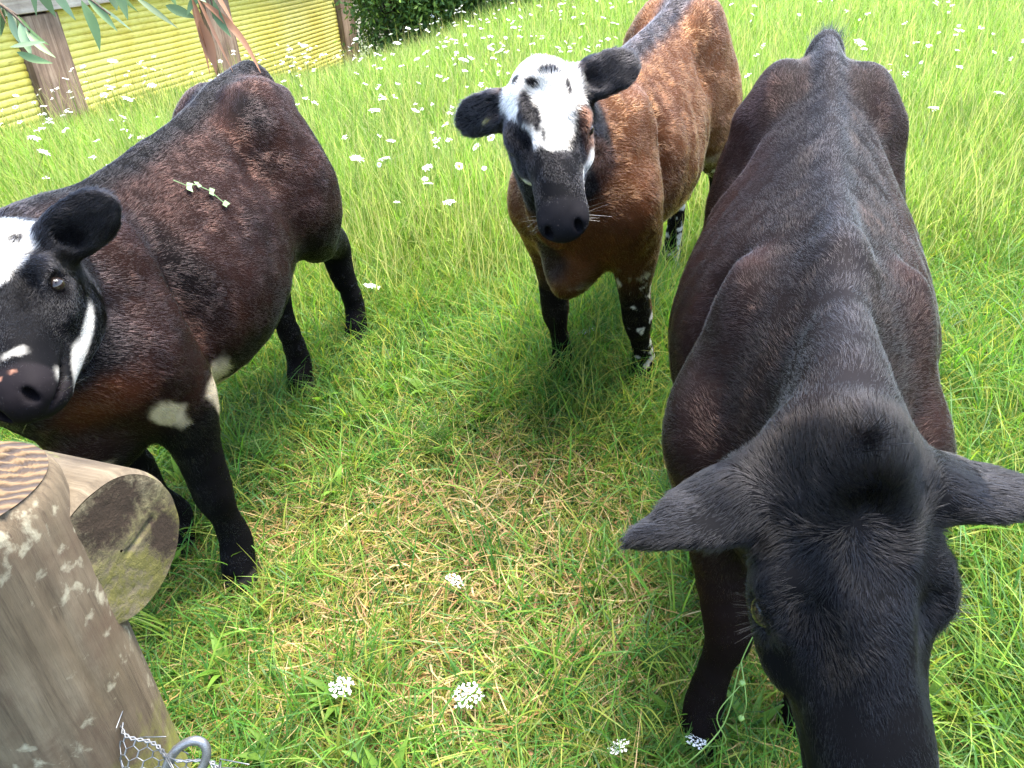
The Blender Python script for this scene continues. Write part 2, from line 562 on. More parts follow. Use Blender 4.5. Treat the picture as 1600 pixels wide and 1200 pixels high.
# torso stations: x, top, bottom, half width, low-heaviness
TORSO = np.array([
    [-.685, 1.045, .86, .045, .1], [-.645, 1.085, .74, .092, .24], [-.56, 1.088, .63, .150, .26], [-.43, 1.085, .545, .198, .22],
    [-.28, 1.065, .495, .240, .18], [-.12, 1.055, .455, .278, .24], [.02, 1.052, .442, .292, .26], [.16, 1.055, .46, .275, .26],
    [.30, 1.070, .50, .222, .22], [.42, 1.082, .535, .180, .20], [.52, 1.040, .58, .155, .10], [.60, .950, .64, .120, .0], [.655, .860, .70, .06, .0]])


def torso_fn(st):
    xs = np.linspace(st[0, 0], st[-1, 0], 160)
    sm = catmull(st, 12); o = np.argsort(sm[:, 0]); sm = sm[o]
    def fn(X, Y, Z):
        x = np.clip(X, st[0, 0], st[-1, 0])
        g = lambda i: np.interp(x.ravel(), sm[:, 0], sm[:, i]).reshape(x.shape).astype(np.float32)
        tp, bt, w, lw = g(1), g(2), g(3), g(4)
        zc = (tp + bt) / 2; h = (tp - bt) / 2
        u = (Z - zc) / h
        uu = np.clip(u, -1.3, 1.3)
        we = w * (1 - lw * uu - .16 * np.clip(uu, 0, 1) ** 2)
        e = np.sqrt((Y / we) ** 2 + u * u) + 1e-6
        gr = np.sqrt((Y / we ** 2) ** 2 + (u / h) ** 2) + 1e-3
        d = (e - 1) * e / gr
        dx = np.abs(X - x)
        return np.where(dx > 0, np.sqrt(np.maximum(d, 0) ** 2 + dx * dx) + np.minimum(d, 0) * 0, d)
    return fn


def unit(v):
    v = np.asarray(v, float); return v / np.linalg.norm(v)


def build_cow(spec):
    """spec: dict with neck chain, head frame (origin, x, y), feet, ears, colour function -> V, F, N, colours, hair"""
    h = spec.get('h', .0055)
    sc = spec['scale']
    hs = spec['head_scale']
    Ho = np.array(spec['poll'], float)
    hx = unit(spec['hx']); hy = np.array(spec['hy'], float); hy = unit(hy - hx * (hy @ hx)); hz = np.cross(hx, hy)
    HB = np.stack([hx, hy, hz])                  # rows
    hl = spec.get('head_len', 1.0)
    def hp(x, y, z): return Ho + hs * (x * hl * hx + y * hy + z * hz)
    hpts = np.array([hp(.5, 0, 0), hp(-.1, .3, 0), hp(-.1, -.3, 0), hp(.2, 0, -.25)])
    lo = np.minimum(np.array([-.80, -.36, -.02]), hpts.min(0) - .04)
    hi = np.maximum(np.array([.70, .36, 1.16]), hpts.max(0) + .04)
    fld = Field(lo, hi, h)
    fat = .87 * spec.get('fat', 1.0)
    st = TORSO.copy(); st[:, 3] *= fat
    st[2:10, 2] += spec.get('tuck', 0)
    st[:, :4] *= sc
    fld.put((st[0, 0], -.34, .4), (st[-1, 0], .34, 1.15), torso_fn(st), .02)
    Y3 = (0, 1, 0)
    S = sc
    for s in (1, -1):
        fld.ell((-.435 * S, s * .165 * fat * S, .950 * S), (.05, .04, .035), .07)                    # hook bone
        fld.ell((-.650 * S, s * .075 * S, .975 * S), (.035, .03, .04), .06)                     # pin bone
        fld.ell((-.29 * S, s * .262 * fat * S, .93 * S), (.085, .07, .07), .07, cut=True)           # flank hollow
        fld.ell((.385 * S, s * .118 * (fat * .5 + .5) * S, .845 * S), (.085, .05, .17), .08, rot=[unit((1, 0, .35)), (0, 1, 0), unit((-.35, 0, 1))])   # shoulder blade
        fld.ell((.50 * S, s * .135 * (fat * .5 + .5) * S, .745 * S), (.085, .06, .085), .07)                       # point of shoulder
        fld.ell((.27 * S, s * .225 * fat * S, .80 * S), (.03, .05, .2), .06, cut=True, rot=[unit((1, 0, .25)), (0, 1, 0), unit((-.25, 0, 1))])   # behind the shoulder
    # ridge of the back
    rz = [(x, 0, z - .010, .016, .026) for x, z in zip(st[1:10, 0], st[1:10, 1])]
    fld.chain(rz, Y3, .04, kk=.0008, sub=5)
    # legs
    for i, (fx, fy) in enumerate(spec['fore']):
        s = 1 if i == 0 else -1
        sx, sy = .41 * S, s * .135 * S
        kx = fx * .55 + (sx - .01) * .45; ky = fy * .6 + sy * .4
        kf, kyo = spec.get('knee', ((0, 0), (0, 0)))[i]; ky += kyo
        P = [(sx + .02, sy, .74 * S, .085, .125), ((sx * .8 + kx * .2) - .02, sy * .85 + ky * .15, .58 * S, .068, .092),
             (sx * .5 + (kx + kf) * .5 - .005, sy * .5 + ky * .5, .45 * S, .05, .058), (kx + kf + .006, ky, .315 * S, .046, .050),
             (kx * .62 + fx * .38 + kf * .6, ky * .62 + fy * .38, .235 * S, .031, .034), (fx - .012, fy, .125, .036, .041),
             (fx + .012, fy, .075, .037, .042), (fx + .03, fy, .02, .046, .054)]
        P = [p if k_ < 2 else (*p[:3], p[3] * spec.get('leg', 1.0), p[4] * spec.get('leg', 1.0)) for k_, p in enumerate(P)]
        fld.chain(P, Y3, .05)
        fld.ell((fx + .05, fy, .005), (.08, .008, .06), .012, cut=True)
    for i, (fx, fy) in enumerate(spec['hind']):
        s = 1 if i == 0 else -1
        ox = fx + .56 * S
        q = lambda x, w: x * S + ox * w
        yy = lambda y, w: s * y * S * (1 - w) + fy * w
        P = [(q(-.47, 0), s * .105 * fat * S, .90 * S, .088, .18), (q(-.455, .15), yy(.145, .1), .72 * S, .088, .165),
             (q(-.47, .4), yy(.15, .4), .58 * S, .066, .115), (q(-.545, .7), yy(.14, .7), .475 * S, .046, .068),
             (q(-.60, .9), yy(.14, .9), .40 * S, .042, .058), (q(-.590, 1), fy, .30 * S, .034, .043),
             (fx - .022, fy, .125, .037, .042), (fx + .005, fy, .075, .038, .044), (fx + .025, fy, .02, .046, .056)]
        P = [p if k_ < 2 else (*p[:3], p[3] * spec.get('leg', 1.0), p[4] * spec.get('leg', 1.0)) for k_, p in enumerate(P)]
        fld.chain(P, Y3, .05)
        fld.ell((fx + .05, fy, .005), (.08, .008, .06), .012, cut=True)
    for s in (1, -1): fld.ell((.335 * S, s * .098 * S, 1.055 * S), (.085, .035, .03), .05, cut=True)
    # brisket, tail
    fld.ell((.50 * S, 0, .60 * S), (.10, .075, .09), .08)
    if spec.get('tail', True):
        fld.chain([(-.64 * S, 0, 1.05 * S, .035, .035), (-.70 * S, 0, 1.03 * S, .03, .03), (-.735 * S, 0, .93 * S, .024, .024), (-.74 * S, 0, .7 * S, .02, .02),
                   (-.735 * S, .01, .5 * S, .02, .02), (-.73 * S, .015, .38 * S, .03, .03), (-.73 * S, .02, .25 * S, .015, .015)], Y3, .03)
    # neck
    fld.chain(spec['neck'], spec.get('neck_side', Y3), .07, kk=.003, sub=8)
    for c in spec.get('lumps', []): fld.ell(*c)
    if 'crest' in spec: fld.chain(spec['crest'], spec.get('neck_side', Y3), .04, kk=.001, sub=8)
    # head
    H = lambda rows: [(*hp(x, y, z), rs * hs, ru * hs) for x, y, z, rs, ru in rows]
    fld.chain(H([(-.01, 0, -.07, .070, .058), (.05, 0, -.072, .080, .070), (.11, 0, -.080, .084, .076), (.17, 0, -.082, .078, .074), (.23, 0, -.078, .062, .064),
                 (.30, 0, -.078, .055, .056), (.36, 0, -.082, .054, .047), (.40, 0, -.088, .056, .043), (.428, 0, -.094, .047, .036)]), hy, .03)
    fld.chain(H([(.03, 0, -.145, .052, .07), (.11, 0, -.165, .058, .068), (.20, 0, -.158, .052, .055), (.29, 0, -.142, .042, .040), (.355, 0, -.136, .044, .030), (.395, 0, -.137, .042, .022)]), hy, .035)
    fld.ell(hp(-.008, 0, -.026), np.array((.045, .045, .042)) * hs, .035, rot=HB)
    fld.ell(hp(.095, 0, .014), np.array((.045, .026, .016)) * hs, .03, rot=HB, cut=True)
    ears = []
    for s in (1, -1):
        fld.ell(hp(.138, s * .082, -.054), np.array((.044, .024, .026)) * hs, .03, rot=HB)
        fld.ell(hp(.21, s * .066, -.028), np.array((.05, .018, .014)) * hs, .035, rot=HB, cut=True)       # brow
        fld.ell(hp(.175, s * .070, -.108), np.array((.06, .022, .022)) * hs, .03, rot=HB)       # cheek bone
        fld.ell(hp(.158, s * .101, -.074), np.array((.024, .018, .016)) * hs, .012, rot=HB, cut=True)
        fld.ell(hp(.425, s * .036, -.082), np.array((.024, .020, .022)) * hs, .015, rot=HB)     # nostril wing
        fld.ell(hp(.438, s * .034, -.080), np.array((.020, .010, .017)) * hs, .008, rot=HB, cut=True)
        fld.ell(hp(.40, s * .045, -.122), np.array((.07, .03, .004)) * hs, .008, rot=HB, cut=True)   # lips
        # ears
        out, up, le, wi, cup = spec['ears'][0 if s > 0 else 1]
        out = unit(HB.T @ np.array(out, float)); nrm = HB.T @ np.array(up, float); nrm = unit(nrm - out * (nrm @ out)); wd = np.cross(nrm, out)
        b = hp(.018, s * .068, -.062)
        E3 = np.stack([out, wd, nrm])
        fld.chain([(*(b - out * .01), .030, .030), (*(b + out * .03), .034, .026), (*(b + out * .055), .038, .018)], wd, .025)
        cE = b + out * (le + .015)
        ears.append((b, out, wd, nrm, le, wi))
        pt_ = spec.get('ear_tip', .95)
        fld.chain([(*(b + out * t * le - nrm * .010 * t * t), wi * q, th) for t, q, th in ((.15, .62, .016), (.6, .90, .014), (1.05, 1.0, .012), (1.5, .60 + .40 * pt_, .010), (1.85, .30 + .45 * pt_, .008), (2.02, .06 + .3 * pt_, .006))], wd, .02, kk=.004)
        fld.ell(cE + nrm * cup + out * .004, (le * .90, wi * .80, .019), .010, rot=E3, cut=True)
    # gentle unevenness of muscle, ribs and skin
    V, F = fld.surface()
    del fld
    V = smooth_mesh(V, F, 2, .5)
    N = vert_normals(V, F)
    inh = head_mask(V, Ho, HB / np.array([[hl], [1], [1]]), hs, ears)
    amp = (1 - inh) * spec.get('uneven', .006)
    n1 = fbm(V, 9, 3, 3) - .5
    ribs = np.sin((V[:, 0] + .25 * V[:, 2]) * 62) * sstep(.12, .20, np.abs(V[:, 1])) * sstep(-.25, -.12, V[:, 0]) * sstep(.28, .16, V[:, 0]) * sstep(.55, .7, V[:, 2]) * spec.get('ribs', .002)
    V = V + N * ((amp * n1 * 2) + ribs)[:, None]
    N = vert_normals(V, F)
    frame = (Ho, HB / np.array([[hl], [1], [1]]), hs, ears)
    return V, F, N, frame


def head_xyz(P, Ho, HB, hs, ears=None): return (P - Ho) @ HB.T / hs


def ear_mask(P, ears):
    m = np.zeros(len(P))
    for b, out, wd, nrm, le, wi in ears:
        d = P - b; t = d @ out; w = np.abs(d @ wd); n = np.abs(d @ nrm)
        m = np.maximum(m, sstep(.022, .034, t) * sstep(2 * le + .06, 2 * le + .04, t) * sstep(wi + .03, wi + .015, w) * sstep(.06, .045, n))
    return m


def head_mask(P, Ho, HB, hs, ears):
    h = head_xyz(P, Ho, HB, hs)
    m = sstep(-.06, .02, h[:, 0] + .35 * (h[:, 2] + .06)) * sstep(.62, .5, h[:, 0]) * sstep(.135, .120, np.abs(h[:, 1])) * sstep(-.30, -.24, h[:, 2]) * sstep(.16, .1, h[:, 2])
    ear = ear_mask(P, ears)
    return np.maximum(m, ear)


def blob(h, c, r, soft=.25, nz=None):
    d = np.sqrt((((h - np.array(c)) / np.array(r)) ** 2).sum(1))
    if nz is not None: d = d + nz
    return 1 - sstep(1 - soft, 1 + soft, d)


def lerp(c, col, m):
    return c * (1 - m[:, None]) + np.array(col)[None, :] * m[:, None]
def to_local(O, hd, P, scale=1.0):
    P = np.asarray(P, float); f = np.array([hd[0], hd[1], 0]); l = np.array([-hd[1], hd[0], 0])
    d = P - np.array([O[0], O[1], 0]) if P.ndim == 1 else P - np.array([[O[0], O[1], 0]])
    return np.stack([d @ f, d @ l, d[..., 2]], -1)


def vec_local(hd, v):
    v = np.asarray(v, float)
    return np.array([v[0] * hd[0] + v[1] * hd[1], -v[0] * hd[1] + v[1] * hd[0], v[2]])


BLACK = (.0045, .0043, .0052); WHITE = (.62, .59, .53); PINK = (.55, .27, .18)


def coat_base(V, h, inh, spec):
    pass


def leg_mask(V, top=.5, soft=.1):
    return 1 - sstep(top - soft, top + soft, V[:, 2])


def color_left(V, fr, N):
    """dark brown calf with white forehead"""
    h = head_xyz(V, *fr); inh = head_mask(V, *fr)
    n = fbm(V, 14, 5, 4); n2 = fbm(V, 60, 8, 3); n3 = fbm(V, 5, 21, 3)
    c = np.tile(np.array((.020, .0086, .0067)), (len(V), 1))
    c = lerp(c, (.030, .0118, .0080), sstep(.5, .75, n3) * .7)
    c = lerp(c, (.015, .008, .007), sstep(.52, .72, n) * .75)
    top = np.interp(V[:, 0], TORSO[:, 0], TORSO[:, 1]) * .975
    c = lerp(c, BLACK, sstep(.085, .03, np.abs(V[:, 1] + .01) - .02 * (n - .5)) * sstep(.10, .04, top - V[:, 2]))
    c = lerp(c, (.0095, .008, .0095), sstep(.36, .52, V[:, 0] + .35 * (V[:, 2] - .85) + .1 * (n - .5)) * sstep(.62, .78, V[:, 2] + .1 * n3))
    c = lerp(c, BLACK, blob(V, (.20, .2, .80), (.05, .2, .17), .5, .5 * (n - .5)) * .7)
    c = lerp(c, BLACK, blob(V, (-.34, .16, .97), (.07, .09, .07), .5, .6 * (n - .5)) * .85)
    c = lerp(c, BLACK, blob(V, (.05, .22, .955), (.2, .1, .05), .5, .6 * (n - .5)) * .75)
    c = lerp(c, BLACK, blob(V, (-.08, .27, .77), (.08, .1, .09), .5, .6 * (n - .5)) * .6)
    c = lerp(c, BLACK, leg_mask(V, .56, .07))
    c = lerp(c, BLACK, sstep(-.5, -.6, V[:, 0]) * sstep(.95, .8, V[:, 2]) * .85)
    # belly line and chest patches
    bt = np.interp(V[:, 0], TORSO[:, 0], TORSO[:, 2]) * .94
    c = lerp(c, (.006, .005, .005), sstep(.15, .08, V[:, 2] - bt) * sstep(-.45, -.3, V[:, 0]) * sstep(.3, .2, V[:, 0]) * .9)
    c = lerp(c, (.62, .52, .36), sstep(.045, .03, V[:, 2] - bt - .02 * (n - .5)) * sstep(-.06, -.03, V[:, 2] - bt) * sstep(-.30, -.22, V[:, 0]) * sstep(.34, .30, V[:, 0]))
    c = lerp(c, (.66, .56, .40), blob(V, (.285, .16, .525), (.07, .09, .055), .25, 1.6 * (n - .5)))
    c = lerp(c, (.09, .026, .010), blob(V, (.55, .12, .70), (.09, .1, .05), .6, .7 * (n - .5)) * .8)
    c = lerp(c, (.70, .58, .40), blob(V, (.470, .175, .600), (.036, .020, .052), .35, 2.6 * (n - .5)))
    c = lerp(c, (.45, .33, .25), blob(V, (.60, .03, .535), (.05, .05, .02), .3))
    # head
    k = BLACK + np.zeros((len(V), 3))
    k = np.tile(np.array(BLACK), (len(V), 1))
    wob = .03 * (fbm(h, 22, 4, 3) - .5)
    ear = ear_mask(V, fr[3])
    face = (h[:, 2] > -.14)
    w = sstep(.152, .140, h[:, 0] + wob * 2 - .02 * np.cos(h[:, 1] * 60)) * sstep(-.11, -.085, h[:, 2]) * (1 - ear) * sstep(.082, .070, h[:, 1])
    w *= 1 - blob(h, (.145, .066, -.04), (.042, .030, .06), .3, wob * 10)
    w *= 1 - blob(h, (.03, .055, -.02), (.016, .012, .04), .3)
    w *= sstep(-.06, -.04, h[:, 0]) * (1 - sstep(.05, .07, h[:, 1]) * sstep(.05, .08, h[:, 0]))
    w = np.maximum(w, blob(h, (.215, .065, -.168), (.095, .04, .015), .3, wob * 9))
    w = np.maximum(w, blob(h, (.305, .050, -.160), (.070, .04, .019), .3, wob * 9))
    w = np.maximum(w, blob(h, (.235, -.072, -.135), (.085, .03, .020), .3, wob * 8))
    w = np.maximum(w, sstep(.012, .005, np.abs(h[:, 0] - .365 + .25 * np.abs(h[:, 1]) + wob)) * sstep(-.12, -.09, h[:, 2]) * sstep(.01, .03, h[:, 1] + wob) * sstep(.055, .045, h[:, 1]) * .7)
    w = np.maximum(w, blob(h, (.385, .062, -.118), (.026, .010, .016), .4, wob * 8) * .7)
    k = lerp(k, WHITE, w)
    k = lerp(k, (.018, .015, .017), sstep(.375, .39, h[:, 0]) * (1 - w))
    for q in ((.405, .004), (.412, -.028), (.40, .03)):
        k = lerp(k, PINK, blob(h, (q[0], q[1], -.05), (.005, .006, .03), .4, wob * 8) * .7)
    k = lerp(k, (.55, .5, .45), blob(h, (.02, .195, -.06), (.010, .022, .03), .5) * ear * .8)
    k = lerp(k, (.18, .05, .02), blob(h, (.03, .165, -.06), (.010, .02, .03), .5) * ear * .6)
    c = lerp(c, (0, 0, 0), inh) + k * inh[:, None]
    c = c * (.75 + .5 * n2)[:, None]
    c = lerp(c, (.05, .045, .04), sstep(.06, .05, V[:, 2]))
    return c


def color_mid(V, fr, N):
    """chestnut calf with white blaze"""
    h = head_xyz(V, *fr); inh = head_mask(V, *fr)
    n = fbm(V, 14, 15, 4); n2 = fbm(V, 60, 18, 3); n3 = fbm(V, 4, 31, 3)
    c = np.tile(np.array((.105, .039, .0148)), (len(V), 1))
    c = lerp(c, (.130, .052, .020), sstep(.5, .7, n3) * .7)
    c = lerp(c, (.072, .026, .012), sstep(.5, .75, n) * .6)
    top = np.interp(V[:, 0], TORSO[:, 0], TORSO[:, 1])
    c = lerp(c, (.022, .018, .02), sstep(.075, .03, np.abs(V[:, 1]) - .03 * (n - .5)) * sstep(.10, .04, top - V[:, 2]) * sstep(.36, .22, V[:, 0]))
    c = lerp(c, (.05, .022, .013), blob(V, (-.40, .15, 1.0), (.07, .08, .06), .5, .5 * (n - .5)) * .6)
    c = lerp(c, (.085, .032, .014), blob(V, (.56, .05, .75), (.07, .1, .05), .6, .6 * (n - .5)) * .6)
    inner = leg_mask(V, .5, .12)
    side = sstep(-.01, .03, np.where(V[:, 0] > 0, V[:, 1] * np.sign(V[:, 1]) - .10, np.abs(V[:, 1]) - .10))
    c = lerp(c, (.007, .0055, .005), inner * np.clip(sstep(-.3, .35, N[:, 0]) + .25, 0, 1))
    c = lerp(c, (.006, .005, .0045), leg_mask(V, .2, .08))
    sp = fbm(V, 34, 77, 4)
    c = lerp(c, WHITE, sstep(.61, .66, sp) * leg_mask(V, .50, .06) * (V[:, 1] > .02) * (V[:, 2] > .1) * (V[:, 0] > 0))
    c = lerp(c, WHITE, sstep(.57, .62, sp) * leg_mask(V, .5, .06) * (V[:, 0] < 0))
    bt = np.interp(V[:, 0], TORSO[:, 0], TORSO[:, 2])
    c = lerp(c, (.5, .38, .26), sstep(.06, .03, V[:, 2] - bt) * sstep(-.06, -.03, V[:, 2] - bt) * sstep(-.4, -.3, V[:, 0]) * sstep(.3, .25, V[:, 0]) * .8)
    c = lerp(c, (.014, .011, .010), blob(V, (.60, -.03, .62), (.06, .05, .07), .4, .8 * (n - .5)) * .9)
    # head
    k = np.tile(np.array((.006, .0057, .0068)), (len(V), 1))
    wob = (fbm(h, 24, 9, 3) - .5)
    y = h[:, 1]; x = h[:, 0]
    ear = ear_mask(V, fr[3])
    k = lerp(k, (.045, .018, .010), sstep(.07, .085, y) * sstep(.1, .13, x) * sstep(.25, .2, x) * .8)     # brown about the eye
    half = np.interp(x, [-.05, .03, .09, .12, .15, .19, .225, .245, .26], [.085, .092, .085, .068, .056, .046, .030, .012, -.02])
    off = np.interp(x, [0, .1, .2, .26], [0, .004, .014, .018])
    w = sstep(-.008, .008, half - np.abs(y - off) + .022 * wob) * sstep(-.13, -.10, h[:, 2]) * (1 - ear) * sstep(-.05, -.03, x)
    w = np.maximum(w, blob(h, (.175, -.022, -.02), (.05, .012, .06), .3, wob))
    st = lambda cx, cy, rx, ry, a=.25: blob(h, (cx, cy, -.02), (rx, ry, .07), a, 1.2 * wob)
    w *= 1 - st(.105, -.030, .060, .015)
    w *= 1 - st(.15, -.016, .045, .013)
    w *= 1 - st(.12, -.052, .014, .009)
    w *= 1 - st(.016, .030, .014, .036)
    w *= 1 - st(.038, -.010, .013, .020)
    w *= 1 - st(.012, -.048, .020, .018)
    w *= 1 - st(.20, -.004, .035, .009) * .9
    w *= 1 - st(.06, .066, .03, .009)
    w = np.maximum(w, blob(h, (.255, .070, -.112), (.080, .03, .024), .25, wob))
    w = np.maximum(w, blob(h, (.24, -.070, -.115), (.08, .03, .018), .25, wob))
    k = lerp(k, WHITE, w)
    k = lerp(k, (.014, .013, .015), sstep(.375, .39, x) * (1 - w))
    k = lerp(k, (.25, .2, .06), blob(h, (.03, -.150, -.065), (.007, .007, .03), .4) * ear)
    c = lerp(c, (0, 0, 0), inh) + k * inh[:, None]
    c = c * (.75 + .5 * n2)[:, None]
    c = lerp(c, (.03, .028, .026), sstep(.06, .05, V[:, 2]))
    return c


def color_right(V, fr, N):
    """nearly black calf, brown tinge on the flanks"""
    h = head_xyz(V, *fr); inh = head_mask(V, *fr)
    n = fbm(V, 14, 25, 4); n2 = fbm(V, 60, 28, 3); n3 = fbm(V, 5, 51, 3)
    c = np.tile(np.array((.0100, .0062, .0056)), (len(V), 1))
    flank = sstep(.06, .17, np.abs(V[:, 1])) * sstep(.42, .55, V[:, 2])
    c = lerp(c, (.025, .0112, .0088), flank * (.35 + .6 * sstep(.4, .65, n3)))
    c = lerp(c, (.026, .0102, .008), blob(V, (.31, .0, .93), (.05, .3, .2), .5, .6 * (n - .5)) * sstep(.07, .12, np.abs(V[:, 1])) * .7)
    c = lerp(c, (.036, .015, .011), sstep(-.45, -.58, V[:, 0]) * sstep(.8, .95, V[:, 2]) * sstep(.03, .1, np.abs(V[:, 1])) * .8)
    c = lerp(c, (.020, .018, .020), sstep(.05, .02, np.abs(V[:, 1])) * sstep(.9, 1.0, V[:, 2]) * .6)  # pale grey sky sheen along the spine, painted into the coat colour
    c = lerp(c, (.018, .008, .006), blob(V, (.45, -.12, .36), (.12, .12, .12), .5) * .7)
    k = np.tile(np.array((.0042, .0043, .0054)), (len(V), 1))
    k = lerp(k, (.0075, .0065, .006), sstep(.06, -.02, h[:, 0]) * .8)
    c = lerp(c, (0, 0, 0), inh) + k * inh[:, None]
    c = c * (.75 + .5 * n2)[:, None]
    c = lerp(c, (.03, .028, .026), sstep(.06, .05, V[:, 2]))
    return c


def hide_mats(ior=1.26):
    m, nt, b = new_mat('hide')
    at = nd(nt, 'ShaderNodeAttribute', attribute_name='Col')
    hs_ = nd(nt, 'ShaderNodeHueSaturation'); hs_.inputs['Value'].default_value = .45
    nt.links.new(at.outputs['Color'], hs_.inputs['Color'])
    nt.links.new(hs_.outputs[0], b.inputs['Base Color'])
    b.inputs['Roughness'].default_value = .7
    b.inputs['Specular IOR Level'].default_value = .03
    f, nt2, b2 = new_mat('fur')
    at2 = nd(nt2, 'ShaderNodeAttribute', attribute_name='Col')
    hb = nd(nt2, 'ShaderNodeBsdfHairPrincipled')
    hb.parametrization = 'COLOR'
    hb.inputs['Roughness'].default_value = .34; hb.inputs['Radial Roughness'].default_value = .6; hb.inputs['IOR'].default_value = ior; hb.inputs['Coat'].default_value = 0
    hb.inputs['Random Roughness'].default_value = .3
    nt2.links.new(at2.outputs['Color'], hb.inputs['Color'])
    nt2.links.new(hb.outputs[0], nt2.nodes['Material Output'].inputs[0])
    e, nt3, b3 = new_mat('eye_gloss')
    b3.inputs['Base Color'].default_value = (.012, .008, .006, 1); b3.inputs['Roughness'].default_value = .06
    return m, f, e


HIDE, FUR, EYE_GLOSS = hide_mats()
FUR_DARK = hide_mats(1.19)[1]; FUR_DARK.name = 'fur_dark'


def fur_curves(name, roots, dirs, nrms, length, rad, cols, lift, parent, nseg=3, mat=None):
    n = len(roots)
    cd = bpy.data.hair_curves.new(name)
    cd.add_curves([nseg + 1] * n)
    t = np.linspace(0, 1, nseg + 1)
    P = np.zeros((n, nseg + 1, 3), np.float32)
    d0 = dirs + nrms * lift[:, None]; d0 /= np.linalg.norm(d0, axis=1, keepdims=True)
    d1 = dirs + nrms * (np.where(lift > .4, lift * .9, lift * .15))[:, None]; d1 /= np.linalg.norm(d1, axis=1, keepdims=True)
    p = roots - nrms * .001
    for i in range(nseg + 1):
        P[:, i] = p
        w = i / nseg
        p = p + (d0 * (1 - w) + d1 * w) * (length / nseg)[:, None]
    cd.attributes['position'].data.foreach_set('vector', P.ravel())
    ra = cd.attributes.new('radius', 'FLOAT', 'POINT')
    ra.data.foreach_set('value', (rad[:, None] * (1 - .75 * t[None, :] ** 1.5)).astype(np.float32).ravel())
    ca = cd.attributes.new('Col', 'FLOAT_COLOR', 'CURVE')
    cc = np.ones((n, 4), np.float32); cc[:, :3] = cols
    ca.data.foreach_set('color', cc.ravel())
    o = bpy.data.objects.new(name, cd); COL.objects.link(o)
    cd.materials.append(mat or FUR)
    o.parent = parent
    return o


